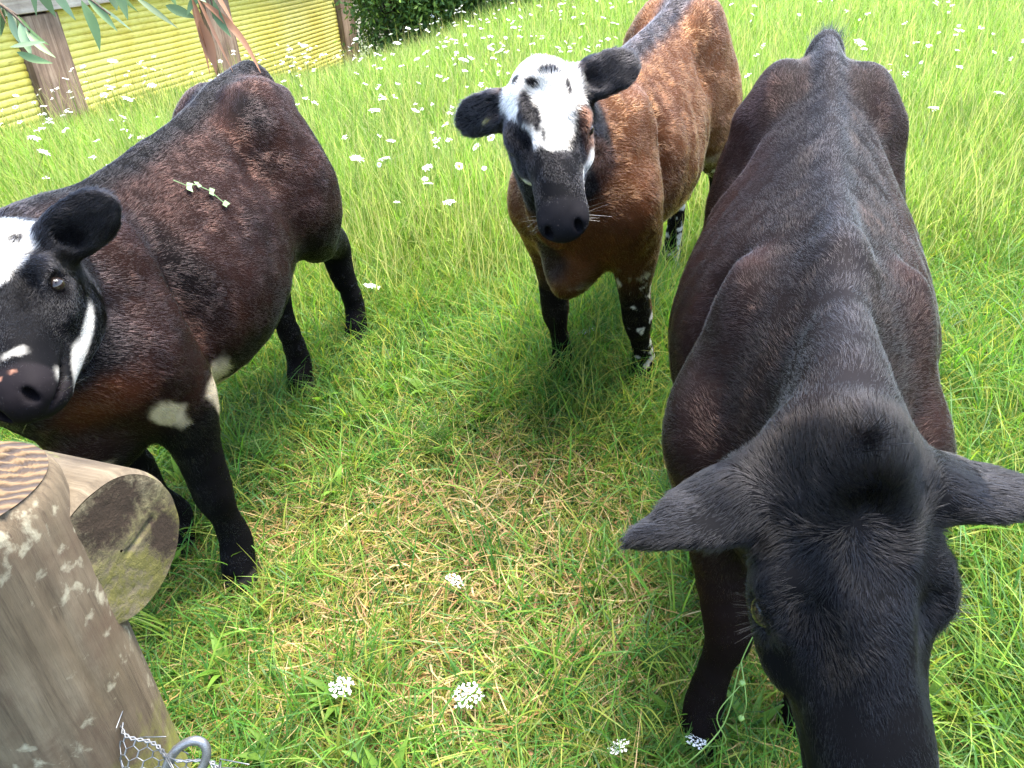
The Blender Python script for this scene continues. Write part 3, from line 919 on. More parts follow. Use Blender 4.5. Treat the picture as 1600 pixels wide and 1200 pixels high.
def make_cow(spec):
    V, F, N, fr = build_cow(spec)
    cols = spec['color'](V, fr, N)
    root = empty('cow')
    O, hd = spec['O'], spec['hd']
    Rz = Matrix(((hd[0], -hd[1], 0, O[0]), (hd[1], hd[0], 0, O[1]), (0, 0, 1, spec.get('dz', -.008)), (0, 0, 0, 1)))
    root.matrix_world = Mtilt @ Rz @ Matrix.Rotation(math.radians(spec.get('roll', 0)), 4, 'X')
    tag(root, spec['label'], 'cow', 'calves grazing in the paddock')
    body = mesh_np('body', V, F, HIDE, root, cols=cols)
    Ho, HB, hs, _ears = fr
    HB = HB.copy(); HB[0] *= spec.get('head_len', 1.0) ** 2
    # eyes
    for s in (1, -1):
        u, v = np.meshgrid(np.linspace(0, np.pi, 13), np.linspace(0, 2 * np.pi, 24, endpoint=False), indexing='ij')
        S = np.stack([np.cos(u) * .0195, np.sin(u) * np.cos(v) * .0175, np.sin(u) * np.sin(v) * .0165], -1).reshape(-1, 3) * hs
        C = Ho + hs * (.158 * HB[0] + s * .0865 * HB[1] - .074 * HB[2])
        EV = C + S @ HB
        EF = [(i * 24 + j, i * 24 + (j + 1) % 24, (i + 1) * 24 + (j + 1) % 24, (i + 1) * 24 + j) for i in range(12) for j in range(24)]
        mesh_np('eye', EV, np.array(EF), EYE_GLOSS, root)
    # coat
    r = np.random.default_rng(spec.get('seed', 1))
    A, B, C, D = V[F[:, 0]], V[F[:, 1]], V[F[:, 2]], V[F[:, 3]]
    area = np.linalg.norm(np.cross(C - A, D - B), axis=1) / 2
    cen = (A + C) / 2
    hc = head_xyz(cen, *fr); inhc = head_mask(cen, *fr)
    wgt = area * (1 + spec.get('head_dense', 1.5) * inhc) * np.where(cen[:, 2] < .05, 0.0, 1.0)
    wgt *= np.where((hc[:, 0] > .385) & (inhc > .5), .1, 1.0)
    n = spec['hairs']
    fi = r.choice(len(F), n, p=wgt / wgt.sum())
    a, b = r.random((2, n, 1))
    P = (A[fi] * (1 - a) + B[fi] * a) * (1 - b) + (D[fi] * (1 - a) + C[fi] * a) * b
    Nn = (N[F[fi, 0]] * (1 - a) + N[F[fi, 1]] * a) * (1 - b) + (N[F[fi, 3]] * (1 - a) + N[F[fi, 2]] * a) * b
    Nn /= np.linalg.norm(Nn, axis=1, keepdims=True) + 1e-9
    h = head_xyz(P, *fr); inh = head_mask(P, *fr)
    # flow of the hair
    D0 = np.zeros((n, 3)); D0[:, 0] = -1; D0[:, 2] = -.35 - .5 * sstep(.05, .2, np.abs(P[:, 1]))
    lg = leg_mask(P, .48, .1)[:, None]
    D0 = D0 * (1 - lg) + np.array([-.15, 0, -1]) * lg
    wh = np.stack([h[:, 0] - .085 + .10 * (fbm(P, 20, 401, 2) - .5), h[:, 1] * .7 + .08 * (fbm(P, 20, 402, 2) - .5), np.zeros(n)], 1); wh /= np.linalg.norm(wh, axis=1, keepdims=True) + 2e-2
    eo = ear_mask(P, fr[3])[:, None]
    eo_dir = np.where((h[:, 1] > 0)[:, None], fr[3][0][1][None], fr[3][1][1][None])
    DH = (wh @ HB) * (1 - eo) + eo_dir * eo
    D0 = D0 * (1 - inh[:, None]) + DH * inh[:, None]
    sw = np.stack([fbm(P, 9, 100 + i, 2) - .5 for i in range(3)], 1) * 1.0 + np.stack([fbm(P, 40, 200 + i, 2) - .5 for i in range(3)], 1) * .8
    sw += (r.random((n, 3)) - .5) * .4
    D0 = D0 + sw
    D0 -= Nn * (D0 * Nn).sum(1, keepdims=True)
    D0 /= np.linalg.norm(D0, axis=1, keepdims=True) + 1e-9
    cl = spec['color'](P, fr, Nn)
    cl = cl * (.62 + .6 * r.random((n, 1)) ** 1.3 + .25 * fbm(P, 55, 63, 2)[:, None])
    ln = spec.get('hair_len', .016) * (.6 + .8 * r.random(n))
    clump = fbm(P, 30, 61, 2)
    ln *= .75 + .5 * clump
    ln *= 1 - .45 * leg_mask(P, .42, .08)
    ln = np.where(inh > .5, ln * np.interp(h[:, 0], [-.05, .04, .12, .2, .3, .4], [1.3, 1.2, 1.0, .75, .55, .4]), ln)
    lift = (np.interp(clump, [.3, .7], [.12, .34]) + .12 * r.random(n)) * spec.get('lift', 1)
    conc = ((smooth_mesh(V, F, 8) - V) * N).sum(1) / spec.get('h', .0055) ** 2
    cv = conc[F[fi]].mean(1)
    lift = lift + np.clip(cv * ln * 1.0, 0, 1.3)
    rad = np.full(n, spec.get('hair_rad', .00042)) * (.7 + .6 * r.random(n))
    if 'tufts' in spec:
        TP, TD, TL, TC = [], [], [], []
        for (c0, r0, num, dv, L) in spec['tufts']:
            if isinstance(c0, tuple) and c0[0] == 'head': c0 = Ho + hs * (np.array(c0[1]) @ HB); dv = np.array(dv, float) @ HB
            q = np.array(c0) + r.normal(0, 1, (num, 3)) * r0
            d = np.array(dv, float) + r.normal(0, .28, (num, 3))
            TP.append(q); TD.append(d / np.linalg.norm(d, axis=1, keepdims=True)); TL.append(L * (.5 + .8 * r.random(num)))
            TC.append(np.tile(np.array(BLACK), (num, 1)) * (.8 + r.random((num, 1))))
        TP = np.concatenate(TP); TD = np.concatenate(TD); TL = np.concatenate(TL); TC = np.concatenate(TC)
        P = np.concatenate([P, TP]); D0 = np.concatenate([D0, TD]); Nn = np.concatenate([Nn, np.tile([0, 0, 1.0], (len(TP), 1))])
        ln = np.concatenate([ln, TL]); cl = np.concatenate([cl, TC]); lift = np.concatenate([lift, np.full(len(TP), .05)])
        rad = np.concatenate([rad, np.full(len(TP), .0005)])
    spec['_VN'] = (V, N, root)
    fur_curves('coat', P, D0, Nn, ln, rad, cl, lift, body, mat=spec.get('fur'))
    # eyelashes and whiskers: fine dark and pale hairs as one part of the head
    LP, LD, LN, LC = [], [], [], []
    for s in (1, -1):
        for i in range(26):
            a = r.uniform(-.9, .9)
            p = Ho + hs * ((.158 + .020 * a) * HB[0] + s * .098 * HB[1] + (-.062 - .006 * a * a) * HB[2])
            d = (.5 * a * HB[0] + s * 1.0 * HB[1] + r.uniform(.0, .35) * HB[2]); LP.append(p); LD.append(d); LN.append(.030 * hs * r.uniform(.7, 1.2)); LC.append(BLACK)
        for i in range(7):
            p = Ho + hs * (r.uniform(.36, .42) * HB[0] + s * r.uniform(.040, .058) * HB[1] + r.uniform(-.13, -.10) * HB[2])
            d = (r.uniform(-.2, .5) * HB[0] + s * 1.0 * HB[1] + r.uniform(-.6, .2) * HB[2]); LP.append(p); LD.append(d); LN.append(.05 * hs * r.uniform(.5, 1.2)); LC.append((.20, .19, .18))
    LP, LD, LN, LC = map(np.array, (LP, LD, LN, LC)); LD = LD / np.linalg.norm(LD, axis=1, keepdims=True)
    fur_curves('eyelashes_and_whiskers', LP, LD, np.tile(HB[2], (len(LP), 1)), LN, np.full(len(LP), .0002), LC, np.full(len(LP), .15), body, nseg=4)
    return root


HAIRS = 1.0
# --- the dark brown calf at the left, head to the fence
O1, h1 = np.array([-.742, 1.765]), unit([-.223, -.975])
poll1 = to_local(O1, h1, (-.780, 1.225, 1.036))
neck1 = [(.40, 0, .80, .150, .225), (.50, .01, .84, .125, .185), tuple((np.array([.56, .03, .90]) * .6 + (poll1 + np.array([0, 0, -.08])) * .4)) + (.105, .145), tuple(poll1 + np.array([-.03, 0, -.075])) + (.082, .10)]
SPEC1 = dict(O=O1, hd=h1, scale=.94, head_scale=.86, head_len=.88, leg=.95, lumps=[((.54, 0, .56), (.06, .04, .07), .08)], poll=poll1, hx=vec_local(h1, (.075, -.30, -.085)), hy=vec_local(h1, (.983, -.164, .359)),
              fore=[(.42, .11), (.34, -.112)], hind=[(-.685, .035), (-.37, -.06)], neck=neck1,
              ears=[((-.05, 1, -.12), (.95, 0, .35), .066, .050, .018), ((-.1, -1, 0), (0, 0, 1), .078, .050, .020)],
              color=color_left, hairs=int(360000 * HAIRS), hair_len=.0105, hair_rad=.00029, ribs=.0015, roll=6, fat=.87, seed=3,
              label='dark brown calf with a white forehead, its head beside the round timber fence post')
make_cow(SPEC1)
# --- the chestnut calf in the middle
O2, h2 = np.array([.432, 2.345]), unit([-.47, -.883])
poll2 = to_local(O2, h2, (.105, 1.806, 1.103))
neck2 = [(.40, 0, .80, .145, .225), (.50, .0, .84, .12, .18), tuple((np.array([.55, .0, .90]) * .55 + (poll2 + np.array([0, 0, -.08])) * .45)) + (.10, .145), tuple(poll2 + np.array([-.03, 0, -.085])) + (.08, .11)]
make_cow(dict(O=O2, hd=h2, scale=.96, fat=.86, tuck=.045, head_scale=.96, head_len=.86, leg=.88, lumps=[((.555, 0, .545), (.05, .032, .06), .08)], poll=poll2, hx=vec_local(h2, (.012, -.34, -.20)), hy=vec_local(h2, (.99, -.11, .264)),
              fore=[(.29, .155), (.36, -.105)], hind=[(-.62, .15), (-.47, .03)], neck=neck2,
              ears=[((-.2, 1, 0), (.55, 0, .85), .080, .050, .018), ((-.07, -1, 0), (.55, 0, .85), .080, .049, .020)],
              color=color_mid, hairs=int(330000 * HAIRS), hair_len=.0115, hair_rad=.00034, ribs=.003, seed=5,
              label='chestnut calf with a black and white face and brown flanks, standing behind the other two'))
# --- the black calf at the right, head lowered towards the lens
O3, h3 = np.array([.61, 1.335]), unit([-.327, -.945])
poll3 = to_local(O3, h3, (.322, .523, 1.112))
neck3 = [(.38, 0, .80, .110, .215), (.48, .0, .84, .085, .19), tuple((np.array([.52, .0, .90]) * .5 + (poll3 + np.array([0, 0, -.08])) * .5)) + (.064, .145), tuple(poll3 + np.array([-.03, 0, -.080])) + (.074, .105)]
make_cow(dict(O=O3, hd=h3, scale=1.01, head_scale=.94, head_len=.97, crest=[(.40, 0, 1.06, .022, .03), (.50, .0, 1.055, .026, .04), tuple((np.array([.52, 0, 1.04]) * .4 + (poll3 + np.array([-.01, 0, -.01])) * .6)) + (.028, .045), tuple(poll3 + np.array([-.03, 0, -.03])) + (.035, .04)], poll=poll3, hx=vec_local(h3, (-.01, -.80, -.60)), hy=vec_local(h3, (.98, -.118, -.15)),
              fore=[(.50, .12), (.575, -.08)], knee=((0, 0), (.01, .045)), hind=[(-.58, .12), (-.50, -.13)], neck=neck3, fat=.98,
              ears=[((.34, .93, -.05), (.6, 0, -.8), .085, .043, .016), ((.45, -.86, -.05), (.6, 0, -.8), .080, .043, .016)], ear_tip=0,
              fur=FUR_DARK, color=color_right, hairs=int(520000 * HAIRS), hair_len=.0115, hair_rad=.00025, lift=.8, ribs=.001, seed=9, head_dense=2.5,
              tufts=[(('head', (-.005, 0, .012)), (.006, .008, .004), 260, (-.15, .0, 1), .030),
                     ((-.665, 0, 1.06), (.012, .012, .012), 700, (-.35, .1, .9), .05)],
              uneven=.0035,
              label='black calf with its head lowered close to the lens, nearest of the three'))


def make_sprig():
    """a green sprig the calf carries on its back"""
    V, N, root = SPEC1['_VN']
    def on(x, y):
        d = np.hypot(V[:, 0] - x, V[:, 1] - y) - .02 * V[:, 2]
        k = int(np.argmin(d)); nn.append(N[k]); return V[k] + N[k] * .008
    nn = []
    pts = np.array([on(.03, .085), on(.015, .105), on(-.005, .115), on(-.02, .130), on(-.03, .150)])
    Mw = np.array(root.matrix_world)
    wp = pts @ Mw[:3, :3].T + Mw[:3, 3]
    wn = np.array(nn) @ Mw[:3, :3].T
    ps = [tube(wp, .0012, 5)]
    c0 = wp[2]
    r = np.random.default_rng(2)
    for i in (1, 2, 3, 4):
        d = unit(wp[i] - wp[i - 1]) ; s = unit(np.cross(d, wn[i])); u = np.cross(s, d)
        for sg in (1, -1):
            e = unit(d * r.uniform(.5, 1.4) + s * sg * r.uniform(.3, 1.0)); f = unit(np.cross(e, u)); L, w = .020 * r.uniform(.5, 1.2), .008
            P = np.array([wp[i], wp[i] + e * L * .4 + f * w, wp[i] + e * L, wp[i] + e * L * .4 - f * w]); ps.append((P, np.array([[0, 1, 2, 3]])))
    VV, F = join(ps)
    m, nt, b = new_mat('sprig_green'); b.inputs['Base Color'].default_value = (.12, .20, .07, 1); b.inputs['Roughness'].default_value = .5
    o = mesh_np('sprig', VV - c0, F, m, smooth=False); o.location = c0
    tag(o, 'small pale green sprig lying on the back of the dark brown calf', 'sprig')


make_sprig()
# ---------------------------------------------------------------- fence at the lens: round post, log rail, wire netting, ring
def lichen_wood(name, base_dark, base_mid, base_light, moss_side):
    m, nt, b = new_mat(name)
    tc = nd(nt, 'ShaderNodeTexCoord')
    mp = nd(nt, 'ShaderNodeMapping'); mp.inputs['Scale'].default_value = (9, 9, 1.2)
    nt.links.new(tc.outputs['Object'], mp.inputs['Vector'])
    g = noise(nt, 3.0, 8, .65, mp.outputs[0], .3)
    big = noise(nt, 8.0, 6, .6, tc.outputs['Object'])
    r = ramp(nt, g.outputs['Fac'], [(.25, base_dark), (.5, base_mid), (.75, base_light)])
    r2 = ramp(nt, big.outputs['Fac'], [(.3, (.62, .58, .52)), (.7, (1.15, 1.12, 1.1))])
    c = mixc(nt, 1.0, r.outputs[0], r2.outputs[0], 'MULTIPLY')
    fg = nd(nt, 'ShaderNodeMapping'); fg.inputs['Scale'].default_value = (70, 70, 3.5); nt.links.new(tc.outputs['Object'], fg.inputs['Vector'])
    fn = noise(nt, 2.0, 6, .7, fg.outputs[0], .2); rf = ramp(nt, fn.outputs['Fac'], [(.30, (.55, .52, .5)), (.5, (1, 1, 1)), (.75, (1.15, 1.14, 1.1))])
    c = mixc(nt, 1.0, c, rf.outputs[0], 'MULTIPLY')
    # brown weather staining, pale lichen spots, moss
    st = noise(nt, 5.0, 7, .7, tc.outputs['Object'], .8)
    rs = ramp(nt, st.outputs['Fac'], [(.48, (0, 0, 0)), (.62, (.75, .75, .75))])
    c = mixc(nt, rs.outputs[0], c, (.075, .048, .030))
    li = noise(nt, 48, 4, .6, tc.outputs['Object'], .2)
    lb = noise(nt, 6, 3, .5, tc.outputs['Object'])
    mm = nd(nt, 'ShaderNodeMath', operation='MULTIPLY'); nt.links.new(li.outputs['Fac'], mm.inputs[0]); nt.links.new(lb.outputs['Fac'], mm.inputs[1])
    rl = ramp(nt, mm.outputs[0], [(.285, (0, 0, 0)), (.36, (.6, .6, .6))])
    c = mixc(nt, rl.outputs[0], c, (.36, .33, .23))
    ms = noise(nt, 9, 7, .75, tc.outputs['Object'])
    sx = nd(nt, 'ShaderNodeSeparateXYZ'); nt.links.new(tc.outputs['Object'], sx.inputs[0])
    return m, nt, b, c, ms, sx, g


def fn_height(nt, tc):
    mp = nd(nt, 'ShaderNodeMapping'); mp.inputs['Scale'].default_value = (55, 55, 3.0); nt.links.new(tc.outputs['Object'], mp.inputs['Vector'])
    return noise(nt, 2.2, 8, .75, mp.outputs[0], .3).outputs['Fac']


def post_mat():
    m, nt, b, c, ms, sx, g = lichen_wood('round_post_wood', (.062, .047, .031), (.118, .092, .061), (.18, .147, .102), 0)
    # moss low on the shaded side
    z = nd(nt, 'ShaderNodeMapRange'); z.inputs['From Min'].default_value = -.16; z.inputs['From Max'].default_value = -.40
    nt.links.new(sx.outputs['Z'], z.inputs['Value'])
    mm = nd(nt, 'ShaderNodeMath', operation='MULTIPLY'); nt.links.new(ms.outputs['Fac'], mm.inputs[0]); nt.links.new(z.outputs[0], mm.inputs[1])
    r = ramp(nt, mm.outputs[0], [(.36, (0, 0, 0)), (.58, (.85, .85, .85))])
    c = mixc(nt, r.outputs[0], c, (.16, .17, .025))
    nt.links.new(c, b.inputs['Base Color']); b.inputs['Roughness'].default_value = .85; b.inputs['Specular IOR Level'].default_value = .2
    bump(nt, b, fn_height(nt, [q for q in nt.nodes if q.bl_idname == 'ShaderNodeTexCoord'][0]), .7, .004)
    return m


def endgrain_mat():
    m, nt, b = new_mat('sawn_top_grain')
    tc = nd(nt, 'ShaderNodeTexCoord')
    w = nd(nt, 'ShaderNodeTexWave', wave_type='BANDS', bands_direction='Y'); w.inputs['Scale'].default_value = 26; w.inputs['Distortion'].default_value = 5; w.inputs['Detail'].default_value = 4
    nt.links.new(tc.outputs['Object'], w.inputs['Vector'])
    r = ramp(nt, w.outputs['Color'], [(.1, (.020, .010, .004)), (.5, (.050, .026, .008)), (.9, (.095, .055, .020))])
    nt.links.new(r.outputs[0], b.inputs['Base Color']); b.inputs['Roughness'].default_value = .8
    bump(nt, b, w.outputs['Color'], .6, .006)
    return m


def moss_end_mat():
    """sawn end of the log: grey wood, a black-brown upper stain, yellow-green moss below, a check across it"""
    m, nt, b = new_mat('mossy_log_end')
    tc = nd(nt, 'ShaderNodeTexCoord'); sx = nd(nt, 'ShaderNodeSeparateXYZ'); nt.links.new(tc.outputs['Object'], sx.inputs[0])
    fine = noise(nt, 90, 5, .75, tc.outputs['Object']); mid = noise(nt, 22, 6, .7, tc.outputs['Object'], .5)
    base = ramp(nt, fine.outputs['Fac'], [(.3, (.085, .068, .038)), (.7, (.17, .14, .085))])
    mr = nd(nt, 'ShaderNodeMath', operation='ADD'); nt.links.new(mid.outputs['Fac'], mr.inputs[0]); nt.links.new(fine.outputs['Fac'], mr.inputs[1])
    mrh = nd(nt, 'ShaderNodeMath', operation='MULTIPLY'); nt.links.new(mr.outputs[0], mrh.inputs[0]); mrh.inputs[1].default_value = .5
    moss = ramp(nt, mrh.outputs[0], [(.44, (0, 0, 0)), (.54, (1, 1, 1))])
    mossc = ramp(nt, fine.outputs['Fac'], [(.3, (.055, .050, .012)), (.7, (.115, .102, .032))])
    zr = nd(nt, 'ShaderNodeMapRange'); zr.inputs['From Min'].default_value = .05; zr.inputs['From Max'].default_value = -.015
    nt.links.new(sx.outputs['Z'], zr.inputs['Value'])
    f = nd(nt, 'ShaderNodeMath', operation='MULTIPLY'); nt.links.new(moss.outputs[0], f.inputs[0]); nt.links.new(zr.outputs[0], f.inputs[1])
    c = mixc(nt, f.outputs[0], base.outputs[0], mossc.outputs[0])
    # dark stains with their own outline
    def stain(c, cy, cz, ry, rz, lo, hi):
        v = nd(nt, 'ShaderNodeVectorMath', operation='SUBTRACT'); nt.links.new(tc.outputs['Object'], v.inputs[0]); v.inputs[1].default_value = (0, cy, cz)
        s = nd(nt, 'ShaderNodeVectorMath', operation='MULTIPLY'); nt.links.new(v.outputs[0], s.inputs[0]); s.inputs[1].default_value = (0, 1 / ry, 1 / rz)
        l = nd(nt, 'ShaderNodeVectorMath', operation='LENGTH'); nt.links.new(s.outputs[0], l.inputs[0])
        a = nd(nt, 'ShaderNodeMath', operation='MULTIPLY_ADD'); nt.links.new(mr.outputs[0], a.inputs[0]); a.inputs[1].default_value = .9; a0 = nd(nt, 'ShaderNodeMath', operation='MULTIPLY_ADD'); nt.links.new(l.outputs['Value'], a0.inputs[0]); a0.inputs[1].default_value = .4; a0.inputs[2].default_value = -.85; nt.links.new(a0.outputs[0], a.inputs[2])
        rr = ramp(nt, a.outputs[0], [(lo, (1, 1, 1)), (hi, (0, 0, 0))])
        return mixc(nt, rr.outputs[0], c, (.030, .020, .013))
    c = stain(c, .008, .046, .054, .034, .28, .66)
    c = stain(c, .058, -.020, .022, .038, .28, .66)
    nt.links.new(c, b.inputs['Base Color']); b.inputs['Roughness'].default_value = .9; b.inputs['Specular IOR Level'].default_value = .15
    bump(nt, b, fine.outputs['Fac'], .8, .004)
    return m


POST_MAT = post_mat(); END_GRAIN = endgrain_mat(); LOG_END = moss_end_mat()
LOG_SIDE = wood_mat('log_bark_side', (.050, .038, .025), (.095, .076, .052), (.155, .13, .092), 0, 2.2, (.10, .10, .03))


def make_post():
    root = empty('fence_post', (-.530, .366, 1.190))
    tag(root, 'thick round timber fence post with lichen and a sawn ochre top', 'fence post')
    n = 72; zs = np.concatenate([np.linspace(-1.60, -.02, 60), [-.008, -.002]])
    V = []
    for z in zs:
        a = np.linspace(0, 2 * np.pi, n, endpoint=False)
        P = np.stack([np.cos(a), np.sin(a), np.full(n, z)], 1)
        r = .0885 + .004 * (fbm(P * np.array([1, 1, 2.0]), 2.2, 71, 3) - .5) + .0012 * (fbm(P * np.array([9, 9, 1.0]), 1.5, 72, 2) - .5)
        r = r - .004 * (z > -.015) - .004 * (z > -.005)
        for a0_, dp, wd_, sl in ((5.75, .006, .012, .10), (5.2, .004, .010, .05), (6.15, .003, .009, -.06), (4.8, .004, .012, .08)):
            r -= dp * np.exp(-((a - a0_ + sl * z + .02 * math.sin(z * 23 + a0_)) / wd_) ** 2)                                  # drying check
        V.append(np.stack([np.cos(a) * r, np.sin(a) * r, np.full(n, z)], 1))
    V = np.concatenate(V); i = np.arange(len(zs) - 1)[:, None]; j = np.arange(n)[None]
    F = np.stack([i * n + j, i * n + (j + 1) % n, (i + 1) * n + (j + 1) % n, (i + 1) * n + j], -1).reshape(-1, 4)
    mesh_np('shaft', V, F, POST_MAT, root)
    # sawn top, rough saw ridges
    k = 26; R = np.linspace(.004, .0812, k); a = np.linspace(0, 2 * np.pi, n, endpoint=False)
    V = np.array([[r * math.cos(t), r * math.sin(t), 0] for r in R for t in a])
    V[:, 2] = -.002 + .0035 * np.sin((V[:, 0] * .45 + V[:, 1]) * 520) * (fbm(V, 30, 5, 2)) * sstep(.081, .06, np.hypot(V[:, 0], V[:, 1])) + .002
    i = np.arange(k - 1)[:, None]
    F = np.stack([i * n + j, (i + 1) * n + j, (i + 1) * n + (j + 1) % n, i * n + (j + 1) % n], -1).reshape(-1, 4)
    mesh_np('sawn_top', V, F, END_GRAIN, root)


make_post()


def make_rail():
    # a log laid behind the post, its sawn end towards the field
    c = Vector((-.430, .412, 1.064)); ax = Vector((-.93, .37, 0.0)).normalized()
    root = empty('log_rail')
    fx = -ax; fz = Vector((0, 0, 1)); fy = fz.cross(fx)
    root.matrix_world = Matrix(((fx.x, fy.x, 0, c.x), (fx.y, fy.y, 0, c.y), (fx.z, fy.z, 1, c.z), (0, 0, 0, 1)))
    tag(root, 'heavy log rail with a mossy sawn end behind the fence post', 'fence rail')
    n = 72; R = .088
    xs = np.concatenate([np.linspace(-2.2, -.02, 50), [-.010, -.004, 0]])
    V = []
    a = np.linspace(0, 2 * np.pi, n, endpoint=False)
    for x in xs:
        P = np.stack([np.full(n, x), np.cos(a), np.sin(a)], 1)
        r = R + .006 * (fbm(P, 1.6, 91, 3) - .5) - .003 * (x > -.006) - .002 * (x > -.002)
        Y = np.cos(a) * r; Z = np.sin(a) * r
        Y = np.maximum(Y, -.074)                                                             # flat side against the post
        V.append(np.stack([np.full(n, x), Y, Z], 1))
    V = np.concatenate(V); i = np.arange(len(xs) - 1)[:, None]; j = np.arange(n)[None]
    F = np.stack([i * n + j, i * n + (j + 1) % n, (i + 1) * n + (j + 1) % n, (i + 1) * n + j], -1).reshape(-1, 4)
    mesh_np('log', V, F, LOG_SIDE, root)
    ring = V[-n:]
    k = 22; s = np.linspace(.02, .995, k)
    E = np.concatenate([ring * np.array([0, q, q]) for q in s])
    E[:, 0] = .0005 + .003 * (fbm(E, 60, 97, 3) - .5) * sstep(1, .9, np.hypot(E[:, 1], E[:, 2]) / R)
    d = np.abs(E[:, 2] - .28 * (E[:, 1] - .01) + .006); E[:, 0] -= .006 * np.exp(-(d / .0022) ** 2) * sstep(-.005, .01, E[:, 1]) * sstep(.058, .045, E[:, 1])
    i = np.arange(k - 1)[:, None]
    F = np.stack([i * n + j, (i + 1) * n + j, (i + 1) * n + (j + 1) % n, i * n + (j + 1) % n], -1).reshape(-1, 4)
    mesh_np('sawn_end', E, F, LOG_END, root)


make_rail()


def galv_mat():
    m, nt, b = new_mat('galvanised_wire')
    n = noise(nt, 40, 4, .6); r = ramp(nt, n.outputs['Fac'], [(.3, (.10, .105, .11)), (.7, (.20, .205, .21))])
    nt.links.new(r.outputs[0], b.inputs['Base Color']); b.inputs['Metallic'].default_value = .75; b.inputs['Roughness'].default_value = .42
    return m


GALV = galv_mat()


def make_netting():
    # wire netting hung from the post, sagging away to the right
    A = np.array([-.452, .345, .897]); B = np.array([-.322, .255, .868]); up = np.array([0, 0, 1.0])
    d = B - A; Ld = np.linalg.norm(d[:2]); d = d / np.linalg.norm(d)
    nrm = np.cross(d, up); nrm /= np.linalg.norm(nrm)
    r = np.random.default_rng(5); ps = []
    cw, ch = .0125, .0105
    def pt(u, v):
        w = .012 * math.sin(u * 37 + v * 21) + .006 * math.sin(u * 90 - v * 50)
        return A + d * u + np.array([-.25, -.45, -.85]) * v + nrm * w
    NU, NV = 34, 22
    for i in range(NU):
        for j in range(NV):
            u = i * cw + (cw / 2 if j % 2 else 0); v = j * ch
            if np.hypot(pt(u, v)[0] + .530, pt(u, v)[1] - .366) < .094: continue
            a = pt(u, v + ch * .35); b = pt(u, v + ch * .65 + .003)
            ps.append(tube([a, b], .0010, 5))
            nb = pt(u + cw / 2, v + ch * 1.35); na = pt(u - cw / 2, v + ch * 1.35)
            ps.append(tube([b, nb], .0006, 4)); ps.append(tube([b, na], .0006, 4))
    t = np.linspace(-.01, NU * cw, 60)
    for ph in (0, math.pi):
        ps.append(tube([pt(u, .004) + .0018 * (math.cos(u * 420 + ph) * up + math.sin(u * 420 + ph) * nrm) for u in t], .0011, 5))
    # loose curled ends
    for i in range(14):
        u = r.uniform(0, .2); p = pt(u, .0); q = [p, p + up * r.uniform(.004, .012) + nrm * r.uniform(-.01, .01), p + up * r.uniform(.0, .01) + d * r.uniform(.01, .03) + nrm * r.uniform(-.02, .02)]
        ps.append(tube(q, .0007, 4))
    V, F = join(ps)
    tag(mesh_np('wire_netting', V, F, GALV), 'galvanised wire netting fixed to the foot of the round post', 'netting')


make_netting()


def make_ring():
    c = np.array([-.372, .290, .872]); n = 48
    a = np.linspace(0, 2 * np.pi, n + 1)
    u = np.array([.55, .25, .62]); u /= np.linalg.norm(u); v = np.cross(u, np.array([.2, -.8, .5])); v /= np.linalg.norm(v)
    P = c + .030 * np.cos(a)[:, None] * u + .017 * np.sin(a)[:, None] * v
    root = empty('chain', c)
    tag(root, 'galvanised oval chain link hanging by the netting at the bottom edge', 'chain')
    V, F = tube(P[:-1], .0048, 12)
    k = n; j = np.arange(12)
    cl = np.stack([(k - 1) * 12 + j, (k - 1) * 12 + (j + 1) % 12, (j + 1) % 12, j], 1)
    o = mesh_np('chain_link', V - c, np.concatenate([F, cl]), GALV, root)
    for i in range(1, 6):
        o2 = o.copy(); COL.objects.link(o2); o2.parent = root
        o2.matrix_local = Matrix.Translation(Vector((-u * .047 * i - np.array([0, 0, .006 * i * i])).tolist())) @ Matrix.Rotation(math.radians(90 * (i % 2)), 4, Vector(u.tolist()))


make_ring()


def make_low_rail():
    a = np.array([-.52, .43, .795]); b = np.array([-.22, .10, .50])
    t = np.linspace(-.2, 1, 24)[:, None]
    P = a + (b - a) * t
    V, F = tube(P,   .022 + .002 * np.sin(np.arange(24) * 1.3), 20)
    tag(mesh_np('low_rail', V, F, wood_mat('low_rail_wood', (.07, .052, .038), (.15, .12, .09), (.24, .20, .16), 0, 2.5)), 'weathered thin timber rail behind the wire netting', 'fence rail')


make_low_rail()


